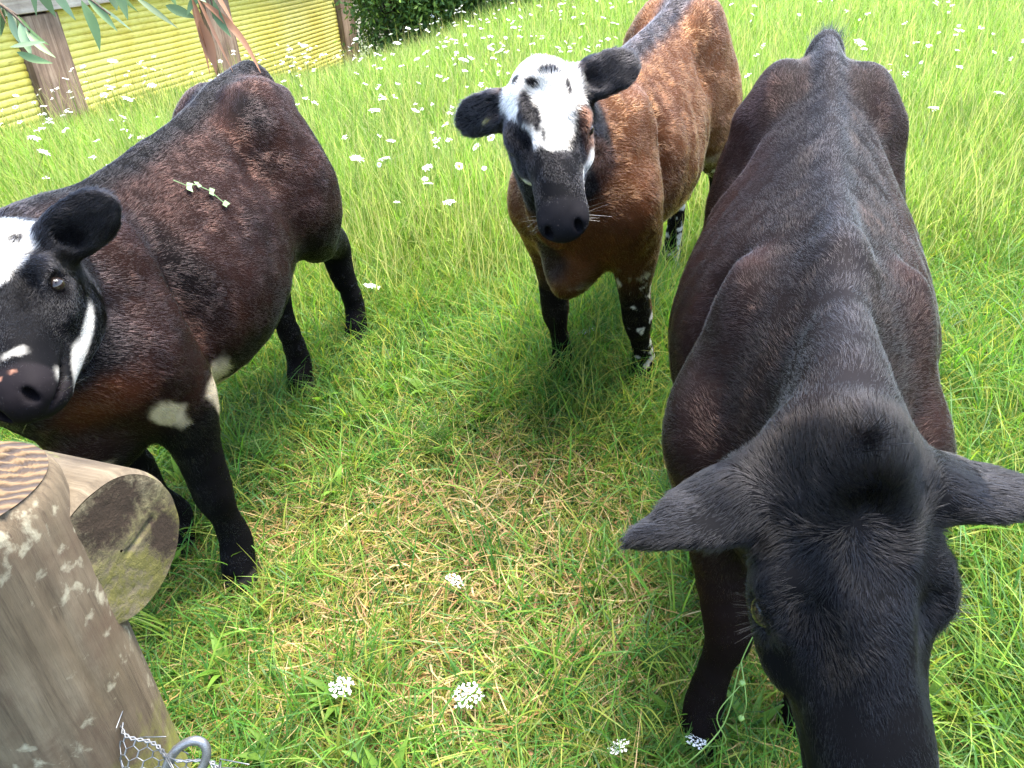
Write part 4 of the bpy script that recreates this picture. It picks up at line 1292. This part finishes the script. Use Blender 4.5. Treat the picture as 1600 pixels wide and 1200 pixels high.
# ---------------------------------------------------------------- the overhanging branch, top left
def make_branch():
    r = np.random.default_rng(21)
    root = empty('tree_branch', (-1.0, 1.6, 1.62))
    tag(root, 'leafy branch with a few hanging dead brown leaves at the top left', 'branch')
    o0 = np.array([-1.0, 1.6, 1.62])
    ps = []
    tw = [
        [(-1.75, 1.95, 2.15), (-1.35, 1.75, 1.80), (-1.02, 1.60, 1.56), (-.95, 1.56, 1.50)],
        [(-1.35, 1.75, 1.80), (-1.05, 1.66, 1.64), (-.86, 1.60, 1.575), (-.78, 1.57, 1.52)],
        [(-1.05, 1.66, 1.64), (-.84, 1.62, 1.60), (-.70, 1.58, 1.545)],
        [(-1.35, 1.75, 1.80), (-1.10, 1.66, 1.60), (-.98, 1.59, 1.53)],
        [(-.95, 1.68, 1.66), (-.75, 1.62, 1.62), (-.58, 1.57, 1.56), (-.565, 1.555, 1.50)]]
    for q in tw:
        q = catmull(np.array(q), 5); ps.append(tube(q - o0, np.linspace(.0065, .0016, len(q)), 6))
    V, F = join(ps); mesh_np('twig', V, F, BARK, root)
    # green leaves: long, pointed
    def leaves(P, D, L, Wd, cols, name, curl):
        Vs, Fs, Cs = [], [], []
        for i in range(len(P)):
            d = unit(D[i]); s = unit(np.cross(d, r.normal(0, 1, 3) * .5 + np.array([0.3, -.9, .2]))); u = np.cross(s, d)
            k = 9; t = np.linspace(0, 1, k)
            w = Wd[i] * np.sin(np.pi * t ** .8) * .5 + .0004
            c = P[i] + d * (t * L[i])[:, None] + u * (curl[i] * L[i] * (t ** 2))[:, None] + s * (.1 * L[i] * np.sin(t * 3) * r.normal(0, .6))[:, None]
            fold = w * .35
            row = np.stack([c - s * w[:, None] + u * fold[:, None], c, c + s * w[:, None] + u * fold[:, None]], 1).reshape(-1, 3)
            f = []
            for j in range(k - 1):
                f += [(3 * j, 3 * j + 1, 3 * j + 4, 3 * j + 3), (3 * j + 1, 3 * j + 2, 3 * j + 5, 3 * j + 4)]
            Vs.append((row, np.array(f))); Cs.append(np.tile(cols[i], (len(row), 1)))
        V, F = join(Vs)
        mesh_np(name, V - o0, F, LEAF, root, cols=np.concatenate(Cs))
    P, D = [], []
    for q in tw:
        q = catmull(np.array(q), 6)
        for i in range(2, len(q)):
            for _ in range(2):
                if r.random() < .34:
                    P.append(q[i]); D.append(np.array([r.normal(0, .55), r.normal(-.1, .4), -.75 + r.normal(0, .35)]) + .5 * (q[i] - q[i - 1]) / np.linalg.norm(q[i] - q[i - 1]))
    # the pale leaves in front of the first post and the ones over the iron
    for p, d in (((-.985, 1.53, 1.475), (1, .0, .02)), ((-.975, 1.53, 1.465), (.9, 0, -.35)), ((-.83, 1.57, 1.55), (.05, 0, -1)), ((-.72, 1.57, 1.55), (.6, 0, -.6)), ((-.66, 1.565, 1.53), (.8, 0, -.4))):
        P.append(np.array(p)); D.append(np.array(d))
    P = np.array(P); D = np.array(D); n = len(P)
    g = np.array((.10, .155, .065)) * (.6 + .9 * r.random((n, 1)))
    g = np.where(r.random((n, 1)) < .3, np.array((.16, .23, .13)) * (.8 + .4 * r.random((n, 1))), g)
    leaves(P, D, .055 + .045 * r.random(n), .014 + .010 * r.random(n), g, 'leaves', r.normal(.05, .15, n))
    # dead leaves hanging, long and curled
    for (p, d, L, wd) in (((-.600, 1.555, 1.545), (.18, -.05, -1), .16, .018), ((-.585, 1.55, 1.540), (.62, -.1, -1), .18, .015), ((-.592, 1.548, 1.50), (.12, 0, -1), .10, .026),
                          ((-.605, 1.56, 1.54), (.08, .05, -1), .15, .018), ((-.59, 1.55, 1.55), (.35, 0, -1), .16, .016), ((-.56, 1.55, 1.57), (.4, 0, -1), .09, .018), ((-1.01, 1.585, 1.56), (.2, 0, -1), .05, .012)):
        leaves(np.array([p]), np.array([d]), np.array([L]), np.array([wd]), np.array([[.22, .105, .055]]) * r.uniform(.8, 1.3), 'dead_leaf', np.array([r.uniform(-.12, .12)]))


make_branch()
# ---------------------------------------------------------------- grass: every blade a bent strip, three sheets of ground cover
def blade_mat(name, gloss=.25, trans=.45):
    m, nt, b = new_mat(name)
    at = nd(nt, 'ShaderNodeAttribute', attribute_name='Col')
    b.inputs['Roughness'].default_value = .45; b.inputs['Specular IOR Level'].default_value = gloss
    nt.links.new(at.outputs['Color'], b.inputs['Base Color'])
    tr = nd(nt, 'ShaderNodeBsdfTranslucent')
    hs_ = nd(nt, 'ShaderNodeHueSaturation'); hs_.inputs['Value'].default_value = 1.25; hs_.inputs['Saturation'].default_value = 1.08
    nt.links.new(at.outputs['Color'], hs_.inputs['Color']); nt.links.new(hs_.outputs[0], tr.inputs['Color'])
    mx = nd(nt, 'ShaderNodeMixShader'); mx.inputs[0].default_value = trans
    nt.links.new(b.outputs[0], mx.inputs[1]); nt.links.new(tr.outputs[0], mx.inputs[2])
    nt.links.new(mx.outputs[0], nt.nodes['Material Output'].inputs[0])
    return m


GRASS_MAT = blade_mat('grass_blade', .25, .5)
STRAW_MAT = blade_mat('straw_blade', .2, .3)


def blades(x, y, hgt, wid, bend, az, cols, nseg=3, z0=None, tilt=None, curl=None):
    """vectorised strips: root, height, width, forward bend, azimuth -> V, quads, colours (slope frame)"""
    n = len(x)
    z = ground_f(x, y) if z0 is None else z0
    t = np.linspace(0, 1, nseg + 1)
    tilt = np.zeros(n) if tilt is None else tilt
    th0 = tilt; th1 = tilt + bend
    px = np.zeros((n, nseg + 1)); pz = np.zeros((n, nseg + 1))
    for i in range(nseg):
        th = th0 + (th1 - th0) * (i + .5) / nseg
        px[:, i + 1] = px[:, i] + np.sin(th) * hgt / nseg
        pz[:, i + 1] = pz[:, i] + np.cos(th) * hgt / nseg
    ca, sa = np.cos(az)[:, None], np.sin(az)[:, None]
    cu = np.zeros((n, nseg + 1)) if curl is None else curl[:, None] * t[None] ** 2 * hgt[:, None]
    X = x[:, None] + px * ca - cu * sa; Y = y[:, None] + px * sa + cu * ca; Z = z[:, None] + pz
    Z = np.maximum(Z, ground_f(X, Y) + .002)
    w = wid[:, None] * (1 - t[None] ** 1.8) * .5 + .0002
    wa = rng.normal(0, .5, n)[:, None]
    cb, sb = np.cos(az[:, None] + wa), np.sin(az[:, None] + wa)
    V = np.empty((n, nseg + 1, 2, 3), np.float32)
    V[:, :, 0, 0] = X - w * sb; V[:, :, 0, 1] = Y + w * cb; V[:, :, 0, 2] = Z
    V[:, :, 1, 0] = X + w * sb; V[:, :, 1, 1] = Y - w * cb; V[:, :, 1, 2] = Z
    base = (np.arange(n) * (nseg + 1) * 2)[:, None]
    i = np.arange(nseg)[None]
    F = np.stack([base + 2 * i, base + 2 * i + 1, base + 2 * i + 3, base + 2 * i + 2], -1).reshape(-1, 4)
    C = np.repeat(cols, (nseg + 1) * 2, axis=0)
    return V.reshape(-1, 3), F, C


def field_points(n, y0, y1, dens_pow=1.0, half0=1.0, slope=.74):
    """points in the wedge the lens can see, with margins"""
    u = rng.random(n)
    if dens_pow == 0: y = y0 + (y1 - y0) * u
    else: y = y0 * (y1 / y0) ** u
    half = half0 + slope * y
    x = (rng.random(n) * 2 - 1) * half + .05 * y
    return x, y


def patches(x, y):
    P = np.stack([x, y], 1)
    big = fbm(P, .9, 301, 3); small = fbm(P, 4.0, 302, 3)
    # the trodden, dried middle where the calves stand
    d = np.sqrt(((x + .12) / .85) ** 2 + ((y - 1.36) / .55) ** 2)
    dry = sstep(1.25, .35, d + 2.4 * (fbm(P, 5.5, 303, 2) - .5)) * .70
    d2 = np.sqrt(((x - .05) / 1.25) ** 2 + ((y - 1.15) / 1.0) ** 2)
    worn = sstep(1.25, .6, d2 + .6 * (big - .5))
    return dry, worn, big, small


GREENS = np.array([(.072, .165, .020), (.100, .205, .026), (.048, .135, .022), (.140, .225, .030), (.048, .110, .024), (.205, .235, .040)])
STRAWS = np.array([(.27, .165, .065), (.34, .235, .105), (.21, .11, .042), (.36, .28, .135), (.30, .215, .075)])


def make_grass():
    parts = []
    # near turf, short and tangled
    n = 235000
    x, y = field_points(n, .36, 4.0, 1.0, 1.15, .74)
    dry, worn, big, small = patches(x, y)
    keep = rng.random(n) > .30 * dry
    x, y, dry, worn, big, small = (v[keep] for v in (x, y, dry, worn, big, small)); n = len(x)
    tall = sstep(1.7, 2.7, y + .5 * (big - .5)) + sstep(.75, 1.1, x - .15 * y) * .9
    tall = np.clip(tall, 0, 1)
    h = (.065 + .05 * rng.random(n)) * (1 - .35 * dry) * (1 + 1.1 * tall) * (.7 + .6 * small)
    w = .0028 + .0028 * rng.random(n) ** 2
    g = GREENS[rng.integers(0, len(GREENS), n)] * (.75 + .5 * rng.random((n, 1)))
    g = g * (.8 + .45 * small[:, None]) * (.62 + .76 * fbm(np.stack([x, y], 1), 2.2, 351, 2))[:, None]
    h = h * (1 + .9 * sstep(.6, .2, np.hypot(x - .3, y - 2.08)))
    lime = sstep(2.2, 3.4, y)[:, None] * .6
    g = g * (1 - lime) + np.array((.17, .25, .025)) * lime
    yel = (rng.random(n) < .10 + .25 * dry + .12 * worn)[:, None]
    g = np.where(yel, np.array((.26, .25, .05)) * (.7 + .6 * rng.random((n, 1))), g)
    parts.append(blades(x, y, h, w, rng.normal(.9, .6, n), rng.random(n) * 6.283, g, 3, tilt=np.abs(rng.normal(.25, .35, n)) + .5 * worn * rng.random(n), curl=rng.normal(0, .25, n)))
    # longer leaning leaves over the near turf
    nt_ = 3900
    tx, ty = field_points(nt_, .4, 4.2, 1.0, 1.1, .72)
    ti = rng.integers(0, nt_, 50000); n = len(ti); ta = rng.random(n) * 6.283; tr = np.abs(rng.normal(0, .022, n))
    x, y = tx[ti] + np.cos(ta) * tr, ty[ti] + np.sin(ta) * tr
    tone_t = (.75 + .5 * rng.random(nt_))[ti][:, None]; size_t = (.7 + .6 * rng.random(nt_))[ti]; hue_t = rng.integers(0, len(GREENS), nt_)[ti]
    dry, worn, big, small = patches(x, y)
    keep = rng.random(n) > .8 * dry + .2 * worn
    x, y, small, worn, big, ta, tone_t, size_t, hue_t = (v[keep] for v in (x, y, small, worn, big, ta, tone_t, size_t, hue_t)); n = len(x)
    rightbank = sstep(.7, 1.0, x - .12 * y)
    h = (.09 + .11 * rng.random(n)) * (1 + .7 * rightbank) * size_t
    g = GREENS[hue_t] * tone_t * (.85 + .4 * rng.random((n, 1)))
    parts.append(blades(x, y, h, .003 + .0045 * rng.random(n) ** 1.5, rng.normal(1.1, .5, n), ta + rng.normal(0, .5, n), g, 5, tilt=np.abs(rng.normal(.35, .3, n)), curl=rng.normal(0, .3, n)))
    V, F = join([(p[0], p[1]) for p in parts]); C = np.concatenate([p[2] for p in parts])
    tag(mesh_np('grass', W(V), F, GRASS_MAT, cols=C), 'short green pasture grass trodden by the calves', 'grass', None, 'stuff')
    # the far meadow, long and bright
    parts = []
    n = 255000
    x, y = field_points(n, 2.5, 15.5, 1.0, 1.7, .78)
    P = np.stack([x, y], 1)
    big = fbm(P, .7, 311, 3); small = fbm(P, 3.0, 312, 3)
    front = sstep(2.4, 3.6, y + .8 * (big - .5))
    keep = rng.random(n) < .25 + .75 * front
    x, y, big, small, front = x[keep], y[keep], big[keep], small[keep], front[keep]; n = len(x)
    h = (.17 + .20 * rng.random(n)) * (.75 + .5 * big) * (.55 + .45 * front) * (1 - .45 * sstep(-.8, -1.8, x) * sstep(4.5, 6, y)) * (1 - .55 * sstep(.55, .25, np.hypot(x - .62, y - 2.75)))
    w = (.0032 + .0022 * rng.random(n)) * (1 + .13 * np.clip(y - 3, 0, 10))
    g = np.array((.155, .255, .044)) * (.75 + .5 * rng.random((n, 1))) * (.85 + .35 * small[:, None])
    g = g * (.66 + .68 * fbm(np.stack([x, y], 1), 1.5, 352, 2))[:, None]
    k = rng.random(n)
    g = np.where((k < .22)[:, None], np.array((.27, .32, .085)) * (.8 + .4 * rng.random((n, 1))), g)
    g = np.where((k > .88)[:, None], np.array((.27, .27, .10)) * (.8 + .4 * rng.random((n, 1))), g)
    g = np.where(((k > .45) & (k < .65))[:, None], np.array((.075, .155, .016)) * (.8 + .4 * rng.random((n, 1))), g)
    parts.append(blades(x, y, h, w, rng.normal(.55, .45, n), rng.random(n) * 6.283, g, 3, tilt=np.abs(rng.normal(.12, .18, n)), curl=rng.normal(0, .15, n)))
    # thin seed stalks
    n = 9000
    x, y = field_points(n, 2.6, 15.0, 1.0, .6, .76)
    h = .28 + .22 * rng.random(n)
    g = np.array((.30, .30, .10)) * (.7 + .6 * rng.random((n, 1)))
    parts.append(blades(x, y, h, .0022 * (1 + .12 * y), rng.normal(.35, .3, n), rng.random(n) * 6.283, g, 3, tilt=np.abs(rng.normal(.05, .1, n))))
    V, F = join([(p[0], p[1]) for p in parts]); C = np.concatenate([p[2] for p in parts])
    tag(mesh_np('meadow', W(V), F, GRASS_MAT, cols=C), 'long bright green meadow grass behind the calves', 'grass', None, 'stuff')
    # straw: dead stems lying over one another
    n = 66000
    x, y = field_points(n, .4, 3.4, 1.0, 1.1, .72)
    dry, worn, big, small = patches(x, y)
    keep = rng.random(n) < .07 + .9 * np.maximum(dry, .62 * worn)
    x, y = x[keep], y[keep]; n = len(x)
    c = STRAWS[rng.integers(0, len(STRAWS), n)] * (.65 + .6 * rng.random((n, 1)))
    p1 = blades(x, y, .04 + .10 * rng.random(n), .0024 + .0034 * rng.random(n) ** 2, rng.normal(.5, .7, n), rng.random(n) * 6.283, c, 4,
                z0=ground_f(x, y) + .03 * rng.random(n), tilt=1.0 + .5 * rng.random(n), curl=rng.normal(0, 1.0, n))
    tag(mesh_np('straw', W(p1[0]), p1[1], STRAW_MAT, cols=p1[2]), 'dry tan straw lying matted on the trodden ground', 'straw', None, 'stuff')


def make_weeds():
    """broad-leaved weeds among the turf: rosettes and feathery leaves"""
    r = np.random.default_rng(31); ps, cs = [], []
    for i in range(260):
        y = .6 * (3.4 / .6) ** r.random(); x = (r.random() * 2 - 1) * (.5 + .7 * y)
        if float(patches(np.array([x]), np.array([y]))[0][0]) > .12: continue
        feathery = r.random() < .45
        g = (np.array((.075, .150, .030)) if feathery else np.array((.105, .190, .026))) * r.uniform(.7, 1.4)
        for k in range(r.integers(4, 8)):
            a = r.random() * 6.283; L = r.uniform(.06, .13); n = 7; t = np.linspace(0, 1, n)
            th = .35 + 1.0 * t * r.uniform(.6, 1.3); st = L / (n - 1)
            px = np.concatenate([[0], np.cumsum(np.sin(th[:-1]) * st)]); pz = np.concatenate([[0], np.cumsum(np.cos(th[:-1]) * st)])
            c = np.stack([x + px * math.cos(a), y + px * math.sin(a), ground_f(x, y) + .012 + pz], 1); s = np.array([-math.sin(a), math.cos(a), 0])
            if not feathery:
                w = (.012 * np.sin(np.pi * np.clip(t, .03, .98) ** .75) * r.uniform(.5, 1.1) + .001)[:, None]
                row = np.stack([c - s * w + [0, 0, .003], c, c + s * w + [0, 0, .003]], 1).reshape(-1, 3)
                f = [q for j in range(n - 1) for q in ((3 * j, 3 * j + 1, 3 * j + 4, 3 * j + 3), (3 * j + 1, 3 * j + 2, 3 * j + 5, 3 * j + 4))]
                ps.append((row, np.array(f))); cs.append(np.tile(g, (len(row), 1)))
            else:
                for j in range(1, n):
                    for q in range(2):
                        m = c[j - 1] + (c[j] - c[j - 1]) * q / 2
                        for sg in (1, -1):
                            l = .022 * math.sin(math.pi * (j + q / 2) / (n + .5)) + .004
                            e = s * sg * l + (c[j] - c[j - 1]) * .6 + np.array([0, 0, r.normal(.002, .003)])
                            f = np.array([0, 0, .0014]) + (c[j] - c[j - 1]) * .1
                            P = np.array([m - f, m + e * .6 - f * .8, m + e, m + e * .6 + f * .8]); ps.append((P, np.array([[0, 1, 2, 3]]))); cs.append(np.tile(g, (4, 1)))
                w = .0009; row = np.stack([c - s * w, c + s * w], 1).reshape(-1, 3)
                ps.append((row, np.array([(2 * j, 2 * j + 1, 2 * j + 3, 2 * j + 2) for j in range(n - 1)]))); cs.append(np.tile(g, (len(row), 1)))
    V, F = join(ps)
    tag(mesh_np('weeds', W(V), F, GRASS_MAT, cols=np.concatenate(cs)), 'broad and feathery leaved weeds among the turf', 'weeds', None, 'stuff')


make_grass()
make_weeds()


def make_stalk():
    """the thin wiry stalk with green buds before the foreleg of the black calf"""
    base = np.array([.30, .86, .0])
    ps = []
    a = catmull(np.array([[.305, .80, 0], [.27, .70, .12], [.265, .64, .26], [.32, .66, .34], [.345, .70, .46], [.375, .72, .555]]), 6)
    b = catmull(np.array([[.33, .80, 0], [.335, .72, .14], [.33, .66, .28], [.305, .66, .37], [.345, .68, .43]]), 6)
    c = catmull(np.array([[.345, .70, .46], [.35, .66, .40], [.35, .665, .345]]), 5)
    for q, w in ((a, .0016), (b, .0014), (c, .0011)): ps.append(tube(W(q), np.linspace(w, w * .6, len(q)), 6))
    root = empty('weed_stalk', W(base))
    tag(root, 'wiry green weed stalk with small round buds before the foreleg of the black calf', 'weed')
    V, F = join(ps); m, nt, bb = new_mat('stalk_green'); bb.inputs['Base Color'].default_value = (.13, .22, .05, 1); bb.inputs['Roughness'].default_value = .5
    mesh_np('stem', V - W(base), F, m, root)
    u, v = np.meshgrid(np.linspace(0, np.pi, 7), np.linspace(0, 2 * np.pi, 10, endpoint=False), indexing='ij')
    S = np.stack([np.sin(u) * np.cos(v), np.sin(u) * np.sin(v), np.cos(u)], -1).reshape(-1, 3) * .0055
    S = S * (1 + .25 * np.sin(S[:, :1] * 1500) * np.sin(S[:, 1:2] * 1500))
    Fq = np.array([(i * 10 + j, (i + 1) * 10 + j, (i + 1) * 10 + (j + 1) % 10, i * 10 + (j + 1) % 10) for i in range(6) for j in range(10)])
    for p in (a[-1], c[-1], b[-1]):
        o = mesh_np('bud', S, Fq, m, root); o.location = W(p) - W(base)


make_stalk()
# ---------------------------------------------------------------- flowers: white umbels and daisies
def petal_mat(name, c, rough=.6):
    m, nt, b = new_mat(name)
    b.inputs['Base Color'].default_value = (*c, 1); b.inputs['Roughness'].default_value = rough
    tr = nd(nt, 'ShaderNodeBsdfTranslucent'); tr.inputs['Color'].default_value = (*c, 1)
    mx = nd(nt, 'ShaderNodeMixShader'); mx.inputs[0].default_value = .3
    nt.links.new(b.outputs[0], mx.inputs[1]); nt.links.new(tr.outputs[0], mx.inputs[2]); nt.links.new(mx.outputs[0], nt.nodes['Material Output'].inputs[0])
    return m


WHITE_PETAL = petal_mat('white_petal', (.80, .80, .77)); YELLOW = petal_mat('yellow_disc', (.70, .42, .03)); STEM = petal_mat('green_stem', (.10, .17, .03))


def umbel_meshes(seed, R=.032, n=46):
    """flat-topped head of small florets on rays"""
    r = np.random.default_rng(seed); ps = []; st = []
    for i in range(n):
        a = i * 2.39996 + r.normal(0, .2); q = R * math.sqrt((i + .5) / n) * r.uniform(.92, 1.1)
        c = np.array([q * math.cos(a), q * math.sin(a), .010 - 6 * q * q + r.normal(0, .0016)])
        if i % 4 == 0: st.append(tube([(0, 0, -.018), c * .6 + np.array([0, 0, -.006]), c], .0005, 4))
        up = unit(np.array([c[0] * 6, c[1] * 6, 1.0]) + r.normal(0, .25, 3)); u = unit(np.cross(up, [.3, 1, .2])); v = np.cross(up, u)
        for k in range(5):
            t = k * 1.2566 + r.random(); e = math.cos(t) * u + math.sin(t) * v; f = math.cos(t + 1.57) * u + math.sin(t + 1.57) * v
            s = .0032 * r.uniform(.8, 1.3)
            ps.append((np.array([c, c + e * s * .7 - f * s * .5, c + e * s * 1.35 + up * s * .25, c + e * s * .7 + f * s * .5]), np.array([[0, 1, 2, 3]])))
    return join(ps), join(st)


def daisy_meshes(seed):
    r = np.random.default_rng(seed); ps = []
    for k in range(17):
        a = k * 2 * math.pi / 17 + r.normal(0, .05); e = np.array([math.cos(a), math.sin(a), r.normal(-.05, .12)]); f = np.array([-math.sin(a), math.cos(a), 0])
        L = .021 * r.uniform(.9, 1.1); w = .0032
        P = [e * .006, e * .012 - f * w, e * L * .9 - f * w * .8, e * L, e * L * .9 + f * w * .8, e * .012 + f * w]
        ps.append((np.array(P), np.array([[0, 1, 2, 3], [0, 3, 4, 5]])))
    a = np.linspace(0, 2 * np.pi, 14, endpoint=False); V = [np.array([0, 0, .0045])]
    rows = []
    for q, z in ((.0035, .0042), (.0062, .002), (.0072, -.001)):
        rows.append(np.stack([q * np.cos(a), q * np.sin(a), np.full(14, z)], 1))
    V = np.concatenate(rows); j = np.arange(14)
    F = np.concatenate([np.stack([i * 14 + j, (i + 1) * 14 + j, (i + 1) * 14 + (j + 1) % 14, i * 14 + (j + 1) % 14], 1) for i in range(2)])
    F2 = np.array([[i, i + 1, 12 - i, 13 - i] for i in range(6)])
    return join(ps), (V, np.concatenate([F, F2]))


def raw_mesh(name, VF, mat):
    o = mesh_np(name, VF[0], VF[1], mat, smooth=False); return o


UMB = []
for k in range(3):
    (h_, s_) = umbel_meshes(400 + k, (.030, .036, .026)[k], (46, 60, 34)[k])
    UMB.append((h_, s_))
DAI = [daisy_meshes(420 + k) for k in range(2)]
_mesh_cache = {}


def child(name, key, VF, mat, root):
    """a part that shares its mesh with the other flowers of its kind"""
    if key not in _mesh_cache:
        o = raw_mesh(name, VF, mat); _mesh_cache[key] = o; o.parent = root
        return o
    o = _mesh_cache[key].copy(); COL.objects.link(o); o.parent = root
    return o


FLOWER_RNG = np.random.default_rng(77)


def stem_vf(h):
    return tube([(0, 0, 0), (.008, .004, -h * .4), (.02, .012, -h * .75), (.03, .02, -h)], [.0011, .0013, .0014, .0015], 5)


STEM_H = (.12, .30, .52)
STEMS = [stem_vf(h) for h in STEM_H]


def flower(kind, x, y, h, label, group, scale=1.0, lean=.25):
    r = FLOWER_RNG
    p = W([x, y, float(ground_f(x, y)) + h])
    root = empty('wild_carrot_flower' if kind == 'umbel' else 'daisy', p, (r.normal(0, lean), r.normal(0, lean), r.uniform(0, 6.28)))
    root.scale = (scale,) * 3
    tag(root, label, 'flower', group)
    si = int(np.argmin([abs(q - h / scale) if q >= h / scale * .9 else 9 for q in STEM_H])) if h / scale < .42 else 2
    if kind == 'umbel':
        k = r.integers(0, 3)
        child('flower_head', ('uh', k), UMB[k][0], WHITE_PETAL, root)
        s = child('rays', ('us', k), UMB[k][1], STEM, root)
        st = child('stem', ('st', si), STEMS[si], STEM, root)
        st.location = (0, 0, -.017)
    else:
        k = r.integers(0, 2)
        child('petals', ('dp', k), DAI[k][0], WHITE_PETAL, root)
        child('centre', ('dc', k), DAI[k][1], YELLOW, root)
        child('stem', ('st', si), STEMS[si], STEM, root)
    return root


def make_flowers():
    r = FLOWER_RNG
    # near ones, one by one: x, y on the field, height, size
    near = [(-.421, .937, .075, 1.0, 'cream-white umbel flower low in the near grass, left of the other two along the front'),
            (-.143, .895, .08, .9, 'white umbel flower in the short grass at the centre of the front edge'),
            (.165, .760, .075, .85, 'small white umbel flower at the very front, between the middle and the black calf'),
            (.316, .755, .085, .85, 'white umbel flower beside the hoof of the black calf'),
            (-.180, 1.22, .055, .80, 'flattened white flower lying on the dry straw patch'),
            (.425, 1.274, .085, .7, 'white flower under the ear of the black calf'),
            (.27, 2.22, .10, .8, 'white flower low between the front legs of the chestnut calf'),
            (.40, 2.02, .42, .75, 'white umbel flower standing against the left knee of the chestnut calf'),
            (-.52, 2.62, .12, .9, 'white flower just right of the hind leg of the dark brown calf'),
            (-.66, 3.55, .28, 1.1, 'large white umbel flower right of the rump of the dark brown calf'),
            (-.52, 3.80, .28, .9, 'white umbel flower midway between the dark brown calf and the chestnut calf')]
    for x, y, h, s, l in near: flower('umbel', x, y, h, l, 'white umbel flowers in the field', s)
    for x, y, h, s, l in ((-.18, 3.55, .22, 1.0, 'daisy left of the white face of the chestnut calf, lowest of the three daisies'),
                          (-.10, 3.85, .22, 1.1, 'daisy nearest the cheek of the chestnut calf'),
                          (-.27, 4.25, .24, 1.1, 'daisy farthest left of those beside the chestnut calf')):
        flower('daisy', x, y, h, l, 'daisies in the field', s, .45)
    # the meadow behind: thick drifts at the left and middle, thinner at the right
    done = 0
    while done < 255:
        y = 2.9 * (14.0 / 2.9) ** r.random(); x = (r.random() * 2 - 1) * (.3 + .74 * y) + .05 * y
        drift = fbm(np.array([[x, y]]), .9, 501, 2)[0]
        left = float(sstep(1.5, -.3, x - .1 * y))
        if r.random() > (.30 + .70 * left) * (.35 + .65 * float(sstep(.25, .62, drift))): continue
        if y < 3.4 and abs(x) > 1.2: continue
        k = 'daisy' if r.random() < .25 else 'umbel'
        s = r.uniform(.45, .95)
        h = r.uniform(.28, .46)
        if k == 'umbel': flower(k, x, y, h, 'white umbel flower in the long meadow grass behind the calves', 'white meadow umbels behind the calves', s)
        else: flower(k, x, y, h, 'white daisy in the long meadow grass behind the calves', 'meadow daisies behind the calves', s * 1.1, .5)
        done += 1


make_flowers()


def make_far_flowers():
    """the countless white dots of the meadow farther back, beyond the individual flowers"""
    r = np.random.default_rng(9); n = 780
    ps = []
    for i in range(n):
        while True:
            y = 3.6 * (14.5 / 3.6) ** r.random(); x = (r.random() * 2 - 1) * (.3 + .74 * y) + .05 * y
            drift = fbm(np.array([[x, y]]), .9, 501, 2)[0]
            if r.random() < (.25 + .75 * float(sstep(1.8, -.3, x - .1 * y))) * (.4 + .6 * float(sstep(.30, .62, drift))): break
        h = r.uniform(.22, .42); R = r.uniform(.008, .019) * (1 + .03 * y)
        c = np.array([x, y, float(ground_f(x, y)) + h])
        tl = r.normal(0, .3, 2)
        for k in range(9):
            a = k * 2.4; q = R * math.sqrt((k + .5) / 9)
            o = np.array([q * math.cos(a), q * math.sin(a), 0]); o[2] = o[0] * tl[0] + o[1] * tl[1] + r.normal(0, .003)
            s = R * .34; a2 = r.random() * 6.3; e = s * np.array([math.cos(a2), math.sin(a2), r.normal(0, .3)]); f = s * np.array([-math.sin(a2), math.cos(a2), r.normal(0, .3)])
            ps.append((np.array([c + o + e, c + o + f, c + o - e, c + o - f]), np.array([[0, 1, 2, 3]])))
        ps.append((np.array([c + [0, 0, -.002], c + [.003, 0, -.002], c + [.003, 0, -h], c + [0, 0, -h]]), np.array([[0, 1, 2, 3]])))
    V, F = join(ps)
    mi = np.tile(np.array([0] * 9 + [1]), n)
    tag(mesh_np('distant_flowers', W(V), F, [WHITE_PETAL, STEM], smooth=False, matidx=mi), 'countless small white flowers scattered far back in the meadow', 'flowers', None, 'stuff')


make_far_flowers()
